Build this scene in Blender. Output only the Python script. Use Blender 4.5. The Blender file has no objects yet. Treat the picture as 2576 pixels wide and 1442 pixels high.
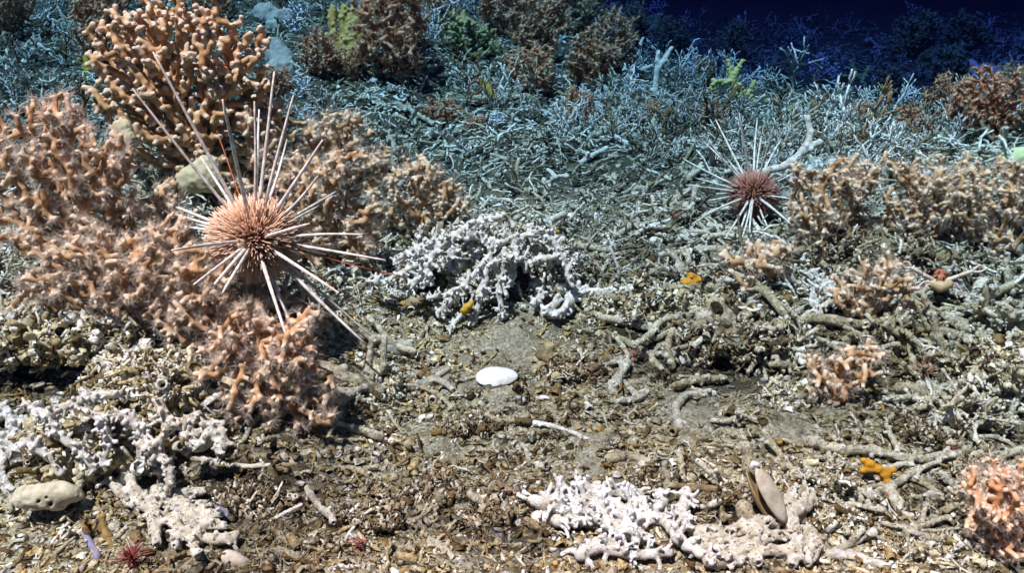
import bpy, math, random
import numpy as np
from mathutils import Vector, Matrix

# ------------------------------------------------------------------ camera, world, sun, exposure
SC = bpy.context.scene
COL = SC.collection
CAM_H, PITCH, HFOV = 0.42, math.radians(24), math.radians(60)
cam_d = bpy.data.cameras.new('camera')
cam = bpy.data.objects.new('camera', cam_d)
COL.objects.link(cam)
cam.location = (0, 0, CAM_H)
cam.rotation_euler = (math.pi / 2 - PITCH, 0, 0)
cam_d.sensor_width = 36
cam_d.lens = 18 / math.tan(HFOV / 2)
cam_d.clip_start, cam_d.clip_end = 0.01, 200
SC.camera = cam

SUN_DIR = Vector((0.28, 0.22, -0.93)).normalized()      # the way the light travels
wd = bpy.data.worlds.new('World'); SC.world = wd; wd.use_nodes = True
nt = wd.node_tree
sky = nt.nodes.new('ShaderNodeTexSky'); sky.sky_type = 'NISHITA'; sky.sun_disc = False
sky.sun_elevation = math.asin(-SUN_DIR.z)
sky.sun_rotation = math.atan2(-SUN_DIR.x, -SUN_DIR.y)
nt.links.new(sky.outputs[0], nt.nodes['Background'].inputs[0])
nt.nodes['Background'].inputs[1].default_value = 0.012
sl = bpy.data.lights.new('sun', 'SUN'); sl.energy = 5.0; sl.angle = math.radians(2.0); sl.color = (1.0, 0.435, 0.355)
so = bpy.data.objects.new('sun', sl); COL.objects.link(so)
so.rotation_euler = SUN_DIR.to_track_quat('-Z', 'Y').to_euler(); so.location = (0, 0, 3)
SC.view_settings.view_transform = 'Standard'
SC.view_settings.look = 'None'
SC.view_settings.exposure = 2.6
SC.view_settings.white_balance_tint = 64
SC.view_settings.use_white_balance = True
SC.view_settings.white_balance_temperature = 9000
SC.view_settings.gamma = 1.0
SC.render.engine = 'CYCLES'
SC.cycles.use_denoising = True
SC.cycles.max_bounces = 4
SC.cycles.diffuse_bounces = 2
SC.cycles.transparent_max_bounces = 12
SC.cycles.volume_bounces = 0
SC.cycles.caustics_reflective = False
SC.cycles.caustics_refractive = False

# ------------------------------------------------------------------ picture <-> place
TH = math.tan(HFOV / 2)
CP, SP = math.cos(PITCH), math.sin(PITCH)
FWD = np.array([0, CP, -SP]); UPV = np.array([0, SP, CP]); RGT = np.array([1.0, 0, 0])
CAMP = np.array([0, 0, CAM_H])
US = 2 * TH / 2576            # metres per unit at one metre of depth

def ray(u, v):
    return FWD + RGT * ((u - 1288) / 1288 * TH) - UPV * ((v - 721) / 1288 * TH)
def W(u, v, d):
    return CAMP + ray(u, v) * d
def depth(p):
    return float((np.asarray(p) - CAMP) @ FWD)
def project(p):
    q = np.asarray(p) - CAMP; d = q @ FWD
    return 1288 + (q @ RGT) / d / TH * 1288, 721 - (q @ UPV) / d / TH * 1288

def hash2(ix, iy, seed):
    h = (ix.astype(np.int64) * 374761393 + iy.astype(np.int64) * 668265263 + seed * 974711) & 0xFFFFFFFF
    h = ((h ^ (h >> 13)) * 1274126177) & 0xFFFFFFFF
    h = h ^ (h >> 16)
    return (h & 0xFFFF) / 32767.5 - 1
def vn(x, y, s, seed):
    x = np.asarray(x, float) / s; y = np.asarray(y, float) / s
    ix = np.floor(x); iy = np.floor(y); fx = x - ix; fy = y - iy
    fx = fx * fx * (3 - 2 * fx); fy = fy * fy * (3 - 2 * fy)
    ix = ix.astype(np.int64); iy = iy.astype(np.int64)
    return ((hash2(ix, iy, seed) * (1 - fx) + hash2(ix + 1, iy, seed) * fx) * (1 - fy)
            + (hash2(ix, iy + 1, seed) * (1 - fx) + hash2(ix + 1, iy + 1, seed) * fx) * fy)
def sm(t):
    t = np.clip(t, 0, 1); return t * t * (3 - 2 * t)
def height(x, y):
    x = np.asarray(x, float); y = np.asarray(y, float)
    z = 0.030 * vn(x, y, 0.55, 1) + 0.016 * vn(x, y, 0.2, 2) + 0.012 * vn(x, y, 0.085, 3) + 0.0065 * vn(x, y, 0.035, 4)
    z = z * sm((y - 0.2) / 0.6)
    z = z + 0.07 * sm((-x - 0.08) / 0.3) * sm((y - 0.62) / 0.35)
    z = z + 0.035 * sm((-x - 0.06) / 0.2) * sm((y - 0.50) / 0.15) * sm((0.95 - y) / 0.2)
    z = z + 0.16 * sm((y - 1.2) / 1.6) * sm((0.55 - x) / 1.1)
    z = z + 0.05 * sm((x - 0.25) / 0.4) * sm((y - 0.75) / 0.4) * sm((1.9 - y) / 0.6)
    z = z - 0.55 * sm((y - 1.75) / 2.6) * sm((x + 0.1) / 1.3)
    return z
_T = np.concatenate([np.arange(0.35, 3, 0.004), np.arange(3, 12, 0.02)])
def hit(u, v):
    r = ray(u, v); P = CAMP[None] + _T[:, None] * r[None]
    b = P[:, 2] <= height(P[:, 0], P[:, 1])
    if not b.any(): return P[-1]
    i = int(np.argmax(b)); return P[i]
def norm(v):
    v = np.asarray(v, float); return v / (np.linalg.norm(v) + 1e-12)

# ------------------------------------------------------------------ objects
def tag(o, label=None, cat=None, group=None, kind=None):
    for k, v in (('label', label), ('category', cat), ('group', group), ('kind', kind)):
        if v: o[k] = v
    return o
def empty(name, loc, label=None, cat=None, group=None):
    o = bpy.data.objects.new(name, None); COL.objects.link(o)
    o.location = Vector(loc); o.empty_display_size = 0.01
    return tag(o, label, cat, group)
def mk(name, V, F, mat, parent=None, origin=None, attrs=None, colors=None):
    """one mesh object; F is a list of (n,k) arrays; V in world space, origin is the object's own place"""
    V = np.asarray(V, np.float32)
    if parent is not None and origin is None: origin = np.array(parent['_o'])
    if origin is None: origin = np.zeros(3)
    V = V - np.asarray(origin, np.float32)[None]
    me = bpy.data.meshes.new(name)
    F = [np.asarray(f, np.int32) for f in F if len(f)]
    nl = sum(f.size for f in F); npoly = sum(len(f) for f in F)
    me.vertices.add(len(V)); me.vertices.foreach_set('co', V.ravel())
    me.loops.add(nl); me.loops.foreach_set('vertex_index', np.concatenate([f.ravel() for f in F]))
    sizes = np.concatenate([np.full(len(f), f.shape[1], np.int32) for f in F])
    me.polygons.add(npoly)
    me.polygons.foreach_set('loop_start', (np.cumsum(sizes) - sizes).astype(np.int32))
    me.update(calc_edges=True)
    for k, a in (attrs or {}).items():
        me.attributes.new(k, 'FLOAT', 'POINT').data.foreach_set('value', np.asarray(a, np.float32))
    if colors is not None:
        c = np.ones((len(V), 4), np.float32); c[:, :3] = colors
        me.attributes.new('tint', 'FLOAT_COLOR', 'POINT').data.foreach_set('color', c.ravel())
    me.materials.append(mat)
    o = bpy.data.objects.new(name, me); COL.objects.link(o)
    if parent is not None:
        o.parent = parent
        d = np.asarray(origin) - np.array(parent['_o']); o.location = Vector(d)
    else:
        o.location = Vector(origin)
    o['_o'] = [float(a) for a in origin]
    return o
def root(name, loc, label, cat, group=None):
    o = empty(name, loc, label, cat, group); o['_o'] = [float(a) for a in loc]; return o
def cat_geo(parts):
    Vs, Fs, n = [], {}, 0
    for V, F in parts:
        Vs.append(V)
        for f in F:
            if len(f): Fs.setdefault(np.asarray(f).shape[1], []).append(np.asarray(f) + n)
        n += len(V)
    return np.concatenate(Vs), [np.concatenate(a) for a in Fs.values()]

# ------------------------------------------------------------------ shapes
def tube(P, R, n=8, jitter=0, rs=None, cap=True):
    P = np.asarray(P, float); m = len(P); R = np.broadcast_to(np.asarray(R, float), (m,))
    T = np.gradient(P, axis=0); T /= np.linalg.norm(T, axis=1)[:, None] + 1e-12
    a = np.array([0, 0, 1.0]) if abs(T[0, 2]) < 0.9 else np.array([1.0, 0, 0])
    N = norm(np.cross(T[0], a)); V = []
    ang = np.arange(n) * 2 * math.pi / n
    for i in range(m):
        N = norm(N - T[i] * (N @ T[i])); B = np.cross(T[i], N)
        r = R[i] * (1 + (rs.normal(0, jitter, n) if jitter else 0))
        V.append(P[i] + (np.cos(ang) * r)[:, None] * N + (np.sin(ang) * r)[:, None] * B)
    V = np.concatenate(V); k = np.arange(n); F = []
    for i in range(m - 1):
        F.append(np.stack([i * n + k, i * n + (k + 1) % n, (i + 1) * n + (k + 1) % n, (i + 1) * n + k], 1))
    F = [np.concatenate(F)]
    if cap:
        V = np.concatenate([V, P[:1] - T[:1] * R[0] * 0.3, P[-1:] + T[-1:] * R[-1] * 0.4]); c0, c1 = len(V) - 2, len(V) - 1
        F.append(np.concatenate([np.stack([k * 0 + c0, (k + 1) % n, k], 1),
                                 np.stack([k * 0 + c1, (m - 1) * n + k, (m - 1) * n + (k + 1) % n], 1)]))
    return V, F
def smooth_line(P, k=4):
    P = np.asarray(P, float)
    if len(P) < 3: 
        t = np.linspace(0, 1, k * 2)[:, None]; return P[0] * (1 - t) + P[-1] * t
    Q = np.concatenate([2 * P[:1] - P[1:2], P, 2 * P[-1:] - P[-2:-1]]); out = []
    for i in range(1, len(Q) - 2):
        for t in np.linspace(0, 1, k, endpoint=False):
            a, b, c, d = Q[i - 1], Q[i], Q[i + 1], Q[i + 2]
            out.append(0.5 * (2 * b + (c - a) * t + (2 * a - 5 * b + 4 * c - d) * t * t + (3 * b - a - 3 * c + d) * t ** 3))
    return np.array(out + [P[-1]])

def surface_nets(D, org, h):
    S = D < 0
    c = sum(S[i:S.shape[0] - 1 + i, j:S.shape[1] - 1 + j, k:S.shape[2] - 1 + k].astype(np.int8)
            for i in (0, 1) for j in (0, 1) for k in (0, 1))
    act = (c > 0) & (c < 8)
    idx = np.full(act.shape, -1, np.int32); ii = np.argwhere(act); idx[act] = np.arange(len(ii))
    acc = np.zeros((len(ii), 3)); cnt = np.zeros(len(ii))
    cor = [(i, j, k) for i in (0, 1) for j in (0, 1) for k in (0, 1)]
    for a in cor:
        for b in cor:
            if sum(abs(p - q) for p, q in zip(a, b)) == 1 and a < b:
                da = D[ii[:, 0] + a[0], ii[:, 1] + a[1], ii[:, 2] + a[2]]
                db = D[ii[:, 0] + b[0], ii[:, 1] + b[1], ii[:, 2] + b[2]]
                m = (da < 0) != (db < 0)
                t = np.where(m, da / np.where(da == db, 1, da - db), 0)
                acc += np.where(m[:, None], np.array(a) + t[:, None] * (np.array(b) - np.array(a)), 0); cnt += m
    V = (ii + acc / np.maximum(cnt, 1)[:, None]) * h + org
    F = []
    for ax in range(3):
        o = [x for x in range(3) if x != ax]
        sl0 = [slice(1, -1)] * 3; sl1 = [slice(1, -1)] * 3
        sl0[ax] = slice(0, -1); sl1[ax] = slice(1, None)
        A, B = S[tuple(sl0)], S[tuple(sl1)]
        m = A != B; e = np.argwhere(m); flip = A[m]
        base = e.copy(); base[:, o[0]] += 1; base[:, o[1]] += 1
        def cell(d0, d1):
            q = base.copy(); q[:, o[0]] += d0; q[:, o[1]] += d1
            return idx[q[:, 0], q[:, 1], q[:, 2]]
        q = np.stack([cell(-1, -1), cell(0, -1), cell(0, 0), cell(-1, 0)], 1)
        if ax == 1: flip = ~flip
        q = np.where(flip[:, None], q, q[:, ::-1])
        F.append(q)
    F = np.concatenate(F)
    return V, F[(F >= 0).all(1)], ii
def lattice(shape, cell, rs):
    """smooth random field on a grid, cells of the given number of voxels"""
    out = rs.uniform(-1, 1, [int(s / cell) + 3 for s in shape])
    for ax, s in enumerate(shape):
        t = np.arange(s) / cell; i = t.astype(int); f = t - i; f = f * f * (3 - 2 * f)
        sh = [1, 1, 1]; sh[ax] = s; f = f.reshape(sh)
        out = np.take(out, i, ax) * (1 - f) + np.take(out, i + 1, ax) * f
    return out
class Sdf:
    def __init__(s): s.caps = []; s.subs = []
    def cap(s, a, b, ra, rb, ta=0., tb=0.): s.caps.append((np.asarray(a, float), np.asarray(b, float), ra, rb, ta, tb))
    def line(s, P, ra, rb=None, ta=0., tb=0.):
        n = len(P) - 1; rb = ra if rb is None else rb
        for i in range(n):
            t0, t1 = i / n, (i + 1) / n
            s.cap(P[i], P[i + 1], ra + (rb - ra) * t0, ra + (rb - ra) * t1, ta + (tb - ta) * t0, ta + (tb - ta) * t1)
    def sub(s, a, b, ra, rb): s.subs.append((np.asarray(a, float), np.asarray(b, float), ra, rb, 0, 0))
    def build(s, h, k, rs, amp=0., cell=4, amp2=0., cell2=12):
        lo = np.min([np.minimum(a - ra, b - rb) for a, b, ra, rb, *_ in s.caps], 0) - 4 * h - k - amp - amp2
        hi = np.max([np.maximum(a + ra, b + rb) for a, b, ra, rb, *_ in s.caps], 0) + 4 * h + k + amp + amp2
        n = np.ceil((hi - lo) / h).astype(int) + 1
        while n.prod() > 9e6:
            h *= 1.15; n = np.ceil((hi - lo) / h).astype(int) + 1
        pad = k + 3 * h + amp + amp2
        D = np.full(n, pad, np.float32); T = np.zeros(n, np.float32)
        for lst, sub in ((s.caps, False), (s.subs, True)):
            for a, b, ra, rb, ta, tb in lst:
                i0 = np.maximum(np.floor((np.minimum(a - ra, b - rb) - pad - lo) / h).astype(int), 0)
                i1 = np.minimum(np.ceil((np.maximum(a + ra, b + rb) + pad - lo) / h).astype(int) + 1, n)
                if (i1 <= i0).any(): continue
                X = np.stack(np.meshgrid(*[lo[q] + h * np.arange(i0[q], i1[q]) for q in range(3)], indexing='ij'), -1)
                ab = b - a; t = np.clip(((X - a) @ ab) / (ab @ ab + 1e-12), 0, 1)
                d = np.linalg.norm(X - a - t[..., None] * ab, axis=-1) - (ra + (rb - ra) * t)
                w = tuple(slice(p, q) for p, q in zip(i0, i1)); O = D[w]
                if sub:
                    D[w] = np.maximum(O, -d); continue
                T[w] = np.where(d < O, ta + (tb - ta) * t, T[w])
                hh = np.maximum(k - np.abs(O - d), 0) / max(k, 1e-9)
                D[w] = np.minimum(O, d) - hh * hh * k * 0.25
        if amp: D = D + amp * lattice(n, cell, rs)
        if amp2: D = D + amp2 * lattice(n, cell2, rs)
        V, F, ii = surface_nets(D, lo, h)
        return V, [F], T[ii[:, 0], ii[:, 1], ii[:, 2]]

# ------------------------------------------------------------------ materials
def mat_new(name, rough=0.8, spec=0.25):
    m = bpy.data.materials.new(name); m.use_nodes = True
    b = m.node_tree.nodes['Principled BSDF']; b.inputs['Roughness'].default_value = rough
    b.inputs['Specular IOR Level'].default_value = spec
    return m, m.node_tree, b
def noise(nt, scale, detail=4, rough=0.6, co=None):
    n = nt.nodes.new('ShaderNodeTexNoise'); n.inputs['Scale'].default_value = scale
    n.inputs['Detail'].default_value = detail; n.inputs['Roughness'].default_value = rough
    if co: nt.links.new(co, n.inputs['Vector'])
    return n.outputs['Fac']
def ramp(nt, fac, stops):
    r = nt.nodes.new('ShaderNodeValToRGB'); e = r.color_ramp.elements
    while len(e) < len(stops): e.new(0.5)
    for q, (p, c) in zip(e, stops): q.position = p; q.color = (*c, 1)
    nt.links.new(fac, r.inputs[0]); return r.outputs[0]
def mix(nt, a, b, f, mode='MIX'):
    n = nt.nodes.new('ShaderNodeMix'); n.data_type = 'RGBA'; n.blend_type = mode
    for s, v in ((n.inputs[0], f), (n.inputs[6], a), (n.inputs[7], b)):
        if isinstance(v, (int, float)): s.default_value = v
        elif isinstance(v, tuple): s.default_value = (*v, 1)
        else: nt.links.new(v, s)
    return n.outputs[2]
def attr(nt, name, out='Fac'):
    a = nt.nodes.new('ShaderNodeAttribute'); a.attribute_name = name; return a.outputs[out]
def bump(nt, b, fac, strength, dist):
    n = nt.nodes.new('ShaderNodeBump'); n.inputs['Strength'].default_value = strength; n.inputs['Distance'].default_value = dist
    nt.links.new(fac, n.inputs['Height']); nt.links.new(n.outputs[0], b.inputs['Normal'])
def objco(nt):
    return nt.nodes.new('ShaderNodeTexCoord').outputs['Object']
def geoco(nt):
    return nt.nodes.new('ShaderNodeNewGeometry').outputs['Position']
def coral_mat(name, dark, mid, tip, spot=None, scale=90, rough=0.7, bstr=0.5, sss=0.0, spotcut=0.6):
    m, nt, b = mat_new(name, rough)
    co = geoco(nt)
    c = mix(nt, dark, mid, ramp(nt, noise(nt, scale, 5, 0.65, co), [(0.36, (0, 0, 0)), (0.58, (1, 1, 1))]))
    c = mix(nt, c, tip, attr(nt, 'tip'))
    if spot:
        c = mix(nt, c, spot, ramp(nt, noise(nt, scale * 3.1, 3, 0.7, co), [(spotcut, (0, 0, 0)), (spotcut + 0.08, (1, 1, 1))]))
    nt.links.new(c, b.inputs['Base Color'])
    bump(nt, b, noise(nt, scale * 4, 5, 0.75, co), bstr, 0.0022)
    if sss:
        b.inputs['Subsurface Weight'].default_value = sss; b.inputs['Subsurface Radius'].default_value = (0.004, 0.0018, 0.0008)
        b.inputs['Subsurface Scale'].default_value = 1.0
    return m
def plain(name, col, col2=None, scale=60, rough=0.6, bstr=0.3, bdist=0.001, spec=0.3):
    m, nt, b = mat_new(name, rough, spec); co = objco(nt)
    f = noise(nt, scale, 5, 0.65, co)
    nt.links.new(ramp(nt, f, [(0.38, col), (0.65, col2 or tuple(x * 0.6 for x in col))]), b.inputs['Base Color'])
    bump(nt, b, noise(nt, scale * 4, 4, 0.7, co), bstr, bdist); return m
def gauzy(name, col, alpha):
    m, nt, b = mat_new(name, 0.6); b.inputs['Base Color'].default_value = (*col, 1); b.inputs['Alpha'].default_value = alpha
    return m

M = {}
M['orange'] = coral_mat('orange_coral', (0.48, 0.175, 0.065), (0.72, 0.315, 0.15), (0.88, 0.57, 0.41), None, 70, 0.6, 0.35)
M['amber'] = coral_mat('amber_coral', (0.36, 0.145, 0.055), (0.62, 0.305, 0.155), (0.86, 0.61, 0.44), (0.55, 0.42, 0.3), 80, 0.7, 0.6, 0, 0.64)
M['brown'] = coral_mat('brown_coral', (0.42, 0.085, 0.035), (0.84, 0.20, 0.09), (0.94, 0.42, 0.28), (0.12, 0.05, 0.03), 60, 0.75, 0.5, 0, 0.62)
M['white'] = coral_mat('white_coral', (0.46, 0.36, 0.24), (0.74, 0.68, 0.59), (0.84, 0.82, 0.80), (0.24, 0.16, 0.09), 110, 0.8, 1.0, 0, 0.58)
M['cream'] = coral_mat('cream_coral', (0.40, 0.29, 0.17), (0.70, 0.60, 0.46), (0.84, 0.79, 0.71), (0.16, 0.10, 0.05), 120, 0.85, 1.0, 0, 0.56)
M['pale'] = coral_mat('pale_dead_coral', (0.24, 0.16, 0.08), (0.64, 0.53, 0.36), (0.82, 0.77, 0.68), (0.10, 0.06, 0.03), 150, 0.85, 1.0, 0, 0.55)
M['tan'] = coral_mat('tan_dead_coral', (0.15, 0.09, 0.04), (0.52, 0.39, 0.22), (0.74, 0.66, 0.52), (0.07, 0.04, 0.02), 150, 0.85, 1.0, 0, 0.55)
M['grey'] = coral_mat('grey_dead_coral', (0.20, 0.155, 0.10), (0.54, 0.47, 0.35), (0.75, 0.71, 0.62), (0.1, 0.07, 0.045), 150, 0.85, 1.0, 0, 0.56)
M['rust'] = coral_mat('rusty_dead_coral', (0.10, 0.05, 0.02), (0.30, 0.18, 0.08), (0.55, 0.42, 0.25), (0.04, 0.025, 0.015), 110, 0.85, 0.9, 0, 0.60)
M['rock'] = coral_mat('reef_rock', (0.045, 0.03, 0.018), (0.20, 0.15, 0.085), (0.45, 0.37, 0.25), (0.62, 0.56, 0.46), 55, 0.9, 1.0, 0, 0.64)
M['polyp'] = gauzy('polyp_tentacles', (0.90, 0.69, 0.56), 0.36)
M['polypfar'] = gauzy('far_polyp_tentacles', (0.88, 0.34, 0.19), 0.5)

def tint_mat(name, rough=0.85, s=260, bstr=0.9):
    m, nt, b = mat_new(name, rough, 0.2); co = geoco(nt)
    f = noise(nt, s, 4, 0.7, co)
    c = mix(nt, attr(nt, 'tint', 'Color'), ramp(nt, f, [(0.34, (0.28, 0.23, 0.18)), (0.5, (0.85, 0.80, 0.73)), (0.62, (1.15, 1.13, 1.1))]), 1.0, 'MULTIPLY')
    nt.links.new(c, b.inputs['Base Color']); bump(nt, b, noise(nt, s * 3, 3, 0.7, co), bstr, 0.0012); return m
M['rubble'] = tint_mat('rubble')

def seabed_mat():
    m, nt, b = mat_new('sediment', 0.95, 0.1); co = geoco(nt)
    big = noise(nt, 9, 4, 0.6, co); fine = noise(nt, 420, 5, 0.8, co); mid = noise(nt, 45, 5, 0.75, co)
    def cells(sc):
        w = nt.nodes.new('ShaderNodeMix'); w.data_type = 'RGBA'; w.blend_type = 'ADD'; w.inputs[0].default_value = 0.006
        nn = nt.nodes.new('ShaderNodeTexNoise'); nn.inputs['Scale'].default_value = 150; nt.links.new(co, nn.inputs['Vector'])
        nt.links.new(co, w.inputs[6]); nt.links.new(nn.outputs['Color'], w.inputs[7])
        v = nt.nodes.new('ShaderNodeTexVoronoi'); v.inputs['Scale'].default_value = sc; nt.links.new(w.outputs[2], v.inputs['Vector'])
        x = nt.nodes.new('ShaderNodeSeparateXYZ'); nt.links.new(v.outputs['Color'], x.inputs[0]); return x.outputs[0], v.outputs['Distance']
    pal = [(0.0, (0.05, 0.03, 0.016)), (0.18, (0.16, 0.10, 0.045)), (0.38, (0.34, 0.25, 0.13)), (0.6, (0.50, 0.40, 0.23)), (0.82, (0.60, 0.52, 0.36)), (1.0, (0.82, 0.80, 0.76))]
    c1, d1 = cells(230); c2, d2 = cells(480)
    a = mix(nt, ramp(nt, c1, pal), ramp(nt, c2, pal), ramp(nt, noise(nt, 110, 3, 0.6, co), [(0.42, (0, 0, 0)), (0.5, (1, 1, 1))]))
    g = ramp(nt, fine, [(0.3, (0.20, 0.165, 0.11)), (0.52, (0.44, 0.385, 0.29)), (0.7, (0.62, 0.57, 0.47))])
    c = mix(nt, a, g, ramp(nt, big, [(0.52, (0, 0, 0)), (0.62, (0.75, 0.75, 0.75))]))
    sd = mix(nt, ramp(nt, c2, pal), ramp(nt, fine, [(0.3, (0.20, 0.165, 0.11)), (0.55, (0.46, 0.41, 0.32)), (0.72, (0.62, 0.58, 0.49))]), 0.6)
    sf = nt.nodes.new('ShaderNodeMath'); sf.operation = 'MULTIPLY'; sf.inputs[1].default_value = 0.85; nt.links.new(attr(nt, 'sand'), sf.inputs[0])
    c = mix(nt, c, sd, sf.outputs[0])
    c = mix(nt, c, (0.10, 0.055, 0.025), ramp(nt, mid, [(0.52, (0, 0, 0)), (0.68, (0.8, 0.8, 0.8))]))
    c = mix(nt, c, (0.045, 0.028, 0.016), attr(nt, 'shade_debris_paint'))  # painted hollow shade and brown debris over the sediment colour
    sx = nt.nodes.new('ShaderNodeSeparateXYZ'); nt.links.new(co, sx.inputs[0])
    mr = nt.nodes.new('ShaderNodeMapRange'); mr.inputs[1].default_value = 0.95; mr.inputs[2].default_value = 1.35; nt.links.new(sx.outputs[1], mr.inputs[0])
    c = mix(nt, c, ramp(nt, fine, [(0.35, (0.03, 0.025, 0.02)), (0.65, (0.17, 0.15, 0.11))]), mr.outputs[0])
    nt.links.new(c, b.inputs['Base Color'])
    h = nt.nodes.new('ShaderNodeMath'); h.operation = 'ADD'; nt.links.new(fine, h.inputs[0]); nt.links.new(c1, h.inputs[1])
    bump(nt, b, h.outputs[0], 1.0, 0.004); return m
M['seabed'] = seabed_mat()

# ------------------------------------------------------------------ seabed
def seabed():
    ny, nx = 560, 520
    yy = 0.12 * (14 / 0.12) ** np.linspace(0, 1, ny)
    tt = np.linspace(-1, 1, nx)
    X = tt[None] * (0.35 + 1.15 * yy[:, None]); Y = np.broadcast_to(yy[:, None], X.shape)
    Z = height(X, Y) + 0.0025 * vn(X, Y, 0.014, 21) + 0.0015 * vn(X, Y, 0.007, 22)
    V = np.stack([X, Y, Z], -1).reshape(-1, 3)
    i = (np.arange(ny - 1)[:, None] * nx + np.arange(nx - 1)[None]).ravel()
    o = mk('seabed', V, [np.stack([i, i + 1, i + nx + 1, i + nx], 1)], M['seabed'], attrs={'sand': sandy(V[:, 0], V[:, 1]), 'shade_debris_paint': shade_debris(V[:, 0], V[:, 1])})
    tag(o, kind='structure')

# ------------------------------------------------------------------ rubble: small stuff nobody could count
def templates(rs):
    out = {'stick': [], 'chip': [], 'flake': [], 'ring': []}
    for _ in range(10):                      # bent sticks, length 1
        n = 6; t = np.linspace(-0.5, 0.5, n)
        P = np.stack([t, 0.10 * rs.normal() * (t * t * 4 - 0.3) + rs.normal(0, 0.02, n), rs.normal(0, 0.02, n)], 1)
        r = rs.uniform(0.045, 0.095); R = r * (1 + rs.normal(0, 0.14, n)); R[-1] *= rs.choice([0.6, 1.25])
        V, F = tube(P, R, 6, 0.10, rs)
        if rs.random() < 0.6:                # a side stub
            k = rs.integers(1, n - 1); d = norm([rs.normal(0, 0.6), rs.choice([-1, 1]), rs.normal(0, 0.5)])
            V2, F2 = tube(np.stack([P[k], P[k] + d * 0.16, P[k] + d * rs.uniform(0.2, 0.4)]), [r * 0.8, r * 0.7, r * 0.85], 5, 0.1, rs)
            V, F = cat_geo([(V, F), (V2, F2)])
        out['stick'].append((V, F))
    for _ in range(12):                      # chips
        th = np.linspace(0, math.pi, 5)[1:-1]; ph = np.arange(7) * 2 * math.pi / 7
        V = [[0, 0, 0.5]] + [[0.5 * math.sin(a) * math.cos(p), 0.5 * math.sin(a) * math.sin(p), 0.5 * math.cos(a)] for a in th for p in ph] + [[0, 0, -0.5]]
        V = np.array(V) * np.array([1, rs.uniform(0.45, 0.95), rs.uniform(0.25, 0.7)]) * (1 + rs.normal(0, 0.17, (23, 1)))
        k = np.arange(7); q = np.concatenate([np.stack([1 + i * 7 + k, 1 + i * 7 + (k + 1) % 7, 8 + i * 7 + (k + 1) % 7, 8 + i * 7 + k], 1) for i in (0, 1)])
        t = np.concatenate([np.stack([k * 0, 1 + (k + 1) % 7, 1 + k], 1), np.stack([k * 0 + 22, 15 + k, 15 + (k + 1) % 7], 1)])
        out['chip'].append((V, [q[:, ::-1], t]))
    for _ in range(6):                       # curved shell flakes
        a = np.arange(9) * 2 * math.pi / 9; rr = 0.5 * (1 + rs.normal(0, 0.2, 9)); asp = rs.uniform(0.4, 0.9)
        ring = np.stack([np.cos(a) * rr, np.sin(a) * rr * asp, -0.16 - rs.uniform(0, 0.06, 9)], 1)
        mid = ring * np.array([0.6, 0.6, 0]) + np.array([0, 0, -0.03])
        V = np.concatenate([ring, mid, [[0, 0, 0.02]]]); k = np.arange(9)
        out['flake'].append((V, [np.stack([k, (k + 1) % 9, 9 + (k + 1) % 9, 9 + k], 1), np.stack([k * 0 + 18, 9 + k, 9 + (k + 1) % 9], 1)]))
    for _ in range(5):                       # hollow broken tubes
        n = 9; a = np.arange(n) * 2 * math.pi / n; L = rs.uniform(0.3, 0.6); V = []
        for x, r in ((-L, 0.22), (0, 0.24), (L, 0.30), (L * 0.96, 0.19), (L * 0.3, 0.14)):
            V.append(np.stack([np.full(n, x) + rs.normal(0, 0.03, n), np.cos(a) * r, np.sin(a) * r], 1))
        k = np.arange(n); F = np.concatenate([np.stack([i * n + k, i * n + (k + 1) % n, (i + 1) * n + (k + 1) % n, (i + 1) * n + k], 1) for i in range(4)])
        out['ring'].append((np.concatenate(V), [F]))
    out['twig'] = []; out['thin'] = []
    for _ in range(10):                      # small branching twigs, growing along +x
        parts = []; st = [(np.zeros(3), np.array([1.0, 0, 0]), 0.028, 0)]
        while st:
            p, d, r, l = st.pop(); L = rs.uniform(0.2, 0.34) * (1 - 0.1 * l); q = p + d * L
            parts.append(tube(np.stack([p, p + d * L * 0.55 + rs.normal(0, 0.015, 3), q]), [r, r * 0.85, r * 0.8], 4, 0.08, rs))
            if l < 3:
                for _k in range(2 if rs.random() < 0.85 else 3): st.append((q, norm(d + rs.normal(0, 0.48, 3)), r * 0.84, l + 1))
        out['twig'].append(cat_geo(parts))
    for _ in range(10):                      # thin forked sticks, length 1
        n = 6; t = np.linspace(-0.5, 0.5, n); P = np.stack([t, 0.16 * rs.normal() * (t * t * 4 - 0.3) + rs.normal(0, 0.03, n), rs.normal(0, 0.03, n)], 1)
        r = rs.uniform(0.028, 0.06); parts = [tube(P, r * (1 + rs.normal(0, 0.16, n)), 5, 0.12, rs)]
        for _k in range(rs.integers(1, 4)):
            k = rs.integers(1, n - 1); d = norm([rs.normal(0.3, 0.5), rs.choice([-1, 1]), rs.normal(0.2, 0.5)]); e = P[k] + d * rs.uniform(0.12, 0.34)
            parts.append(tube(np.stack([P[k], (P[k] + e) / 2 + rs.normal(0, 0.015, 3), e]), [r * 0.9, r * 0.7, r * 0.75], 4, 0.1, rs))
        out['thin'].append(cat_geo(parts))
    return out
TPL = templates(np.random.default_rng(5))
def rot_many(yaw, pitch, roll):
    cy, sy, cp, sp, cr, sr = np.cos(yaw), np.sin(yaw), np.cos(pitch), np.sin(pitch), np.cos(roll), np.sin(roll)
    R = np.empty((len(yaw), 3, 3))
    R[:, 0] = np.stack([cy * cp, cy * sp * sr - sy * cr, cy * sp * cr + sy * sr], 1)
    R[:, 1] = np.stack([sy * cp, sy * sp * sr + cy * cr, sy * sp * cr - cy * sr], 1)
    R[:, 2] = np.stack([-sp, cp * sr, cp * cr], 1)
    return R
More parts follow.
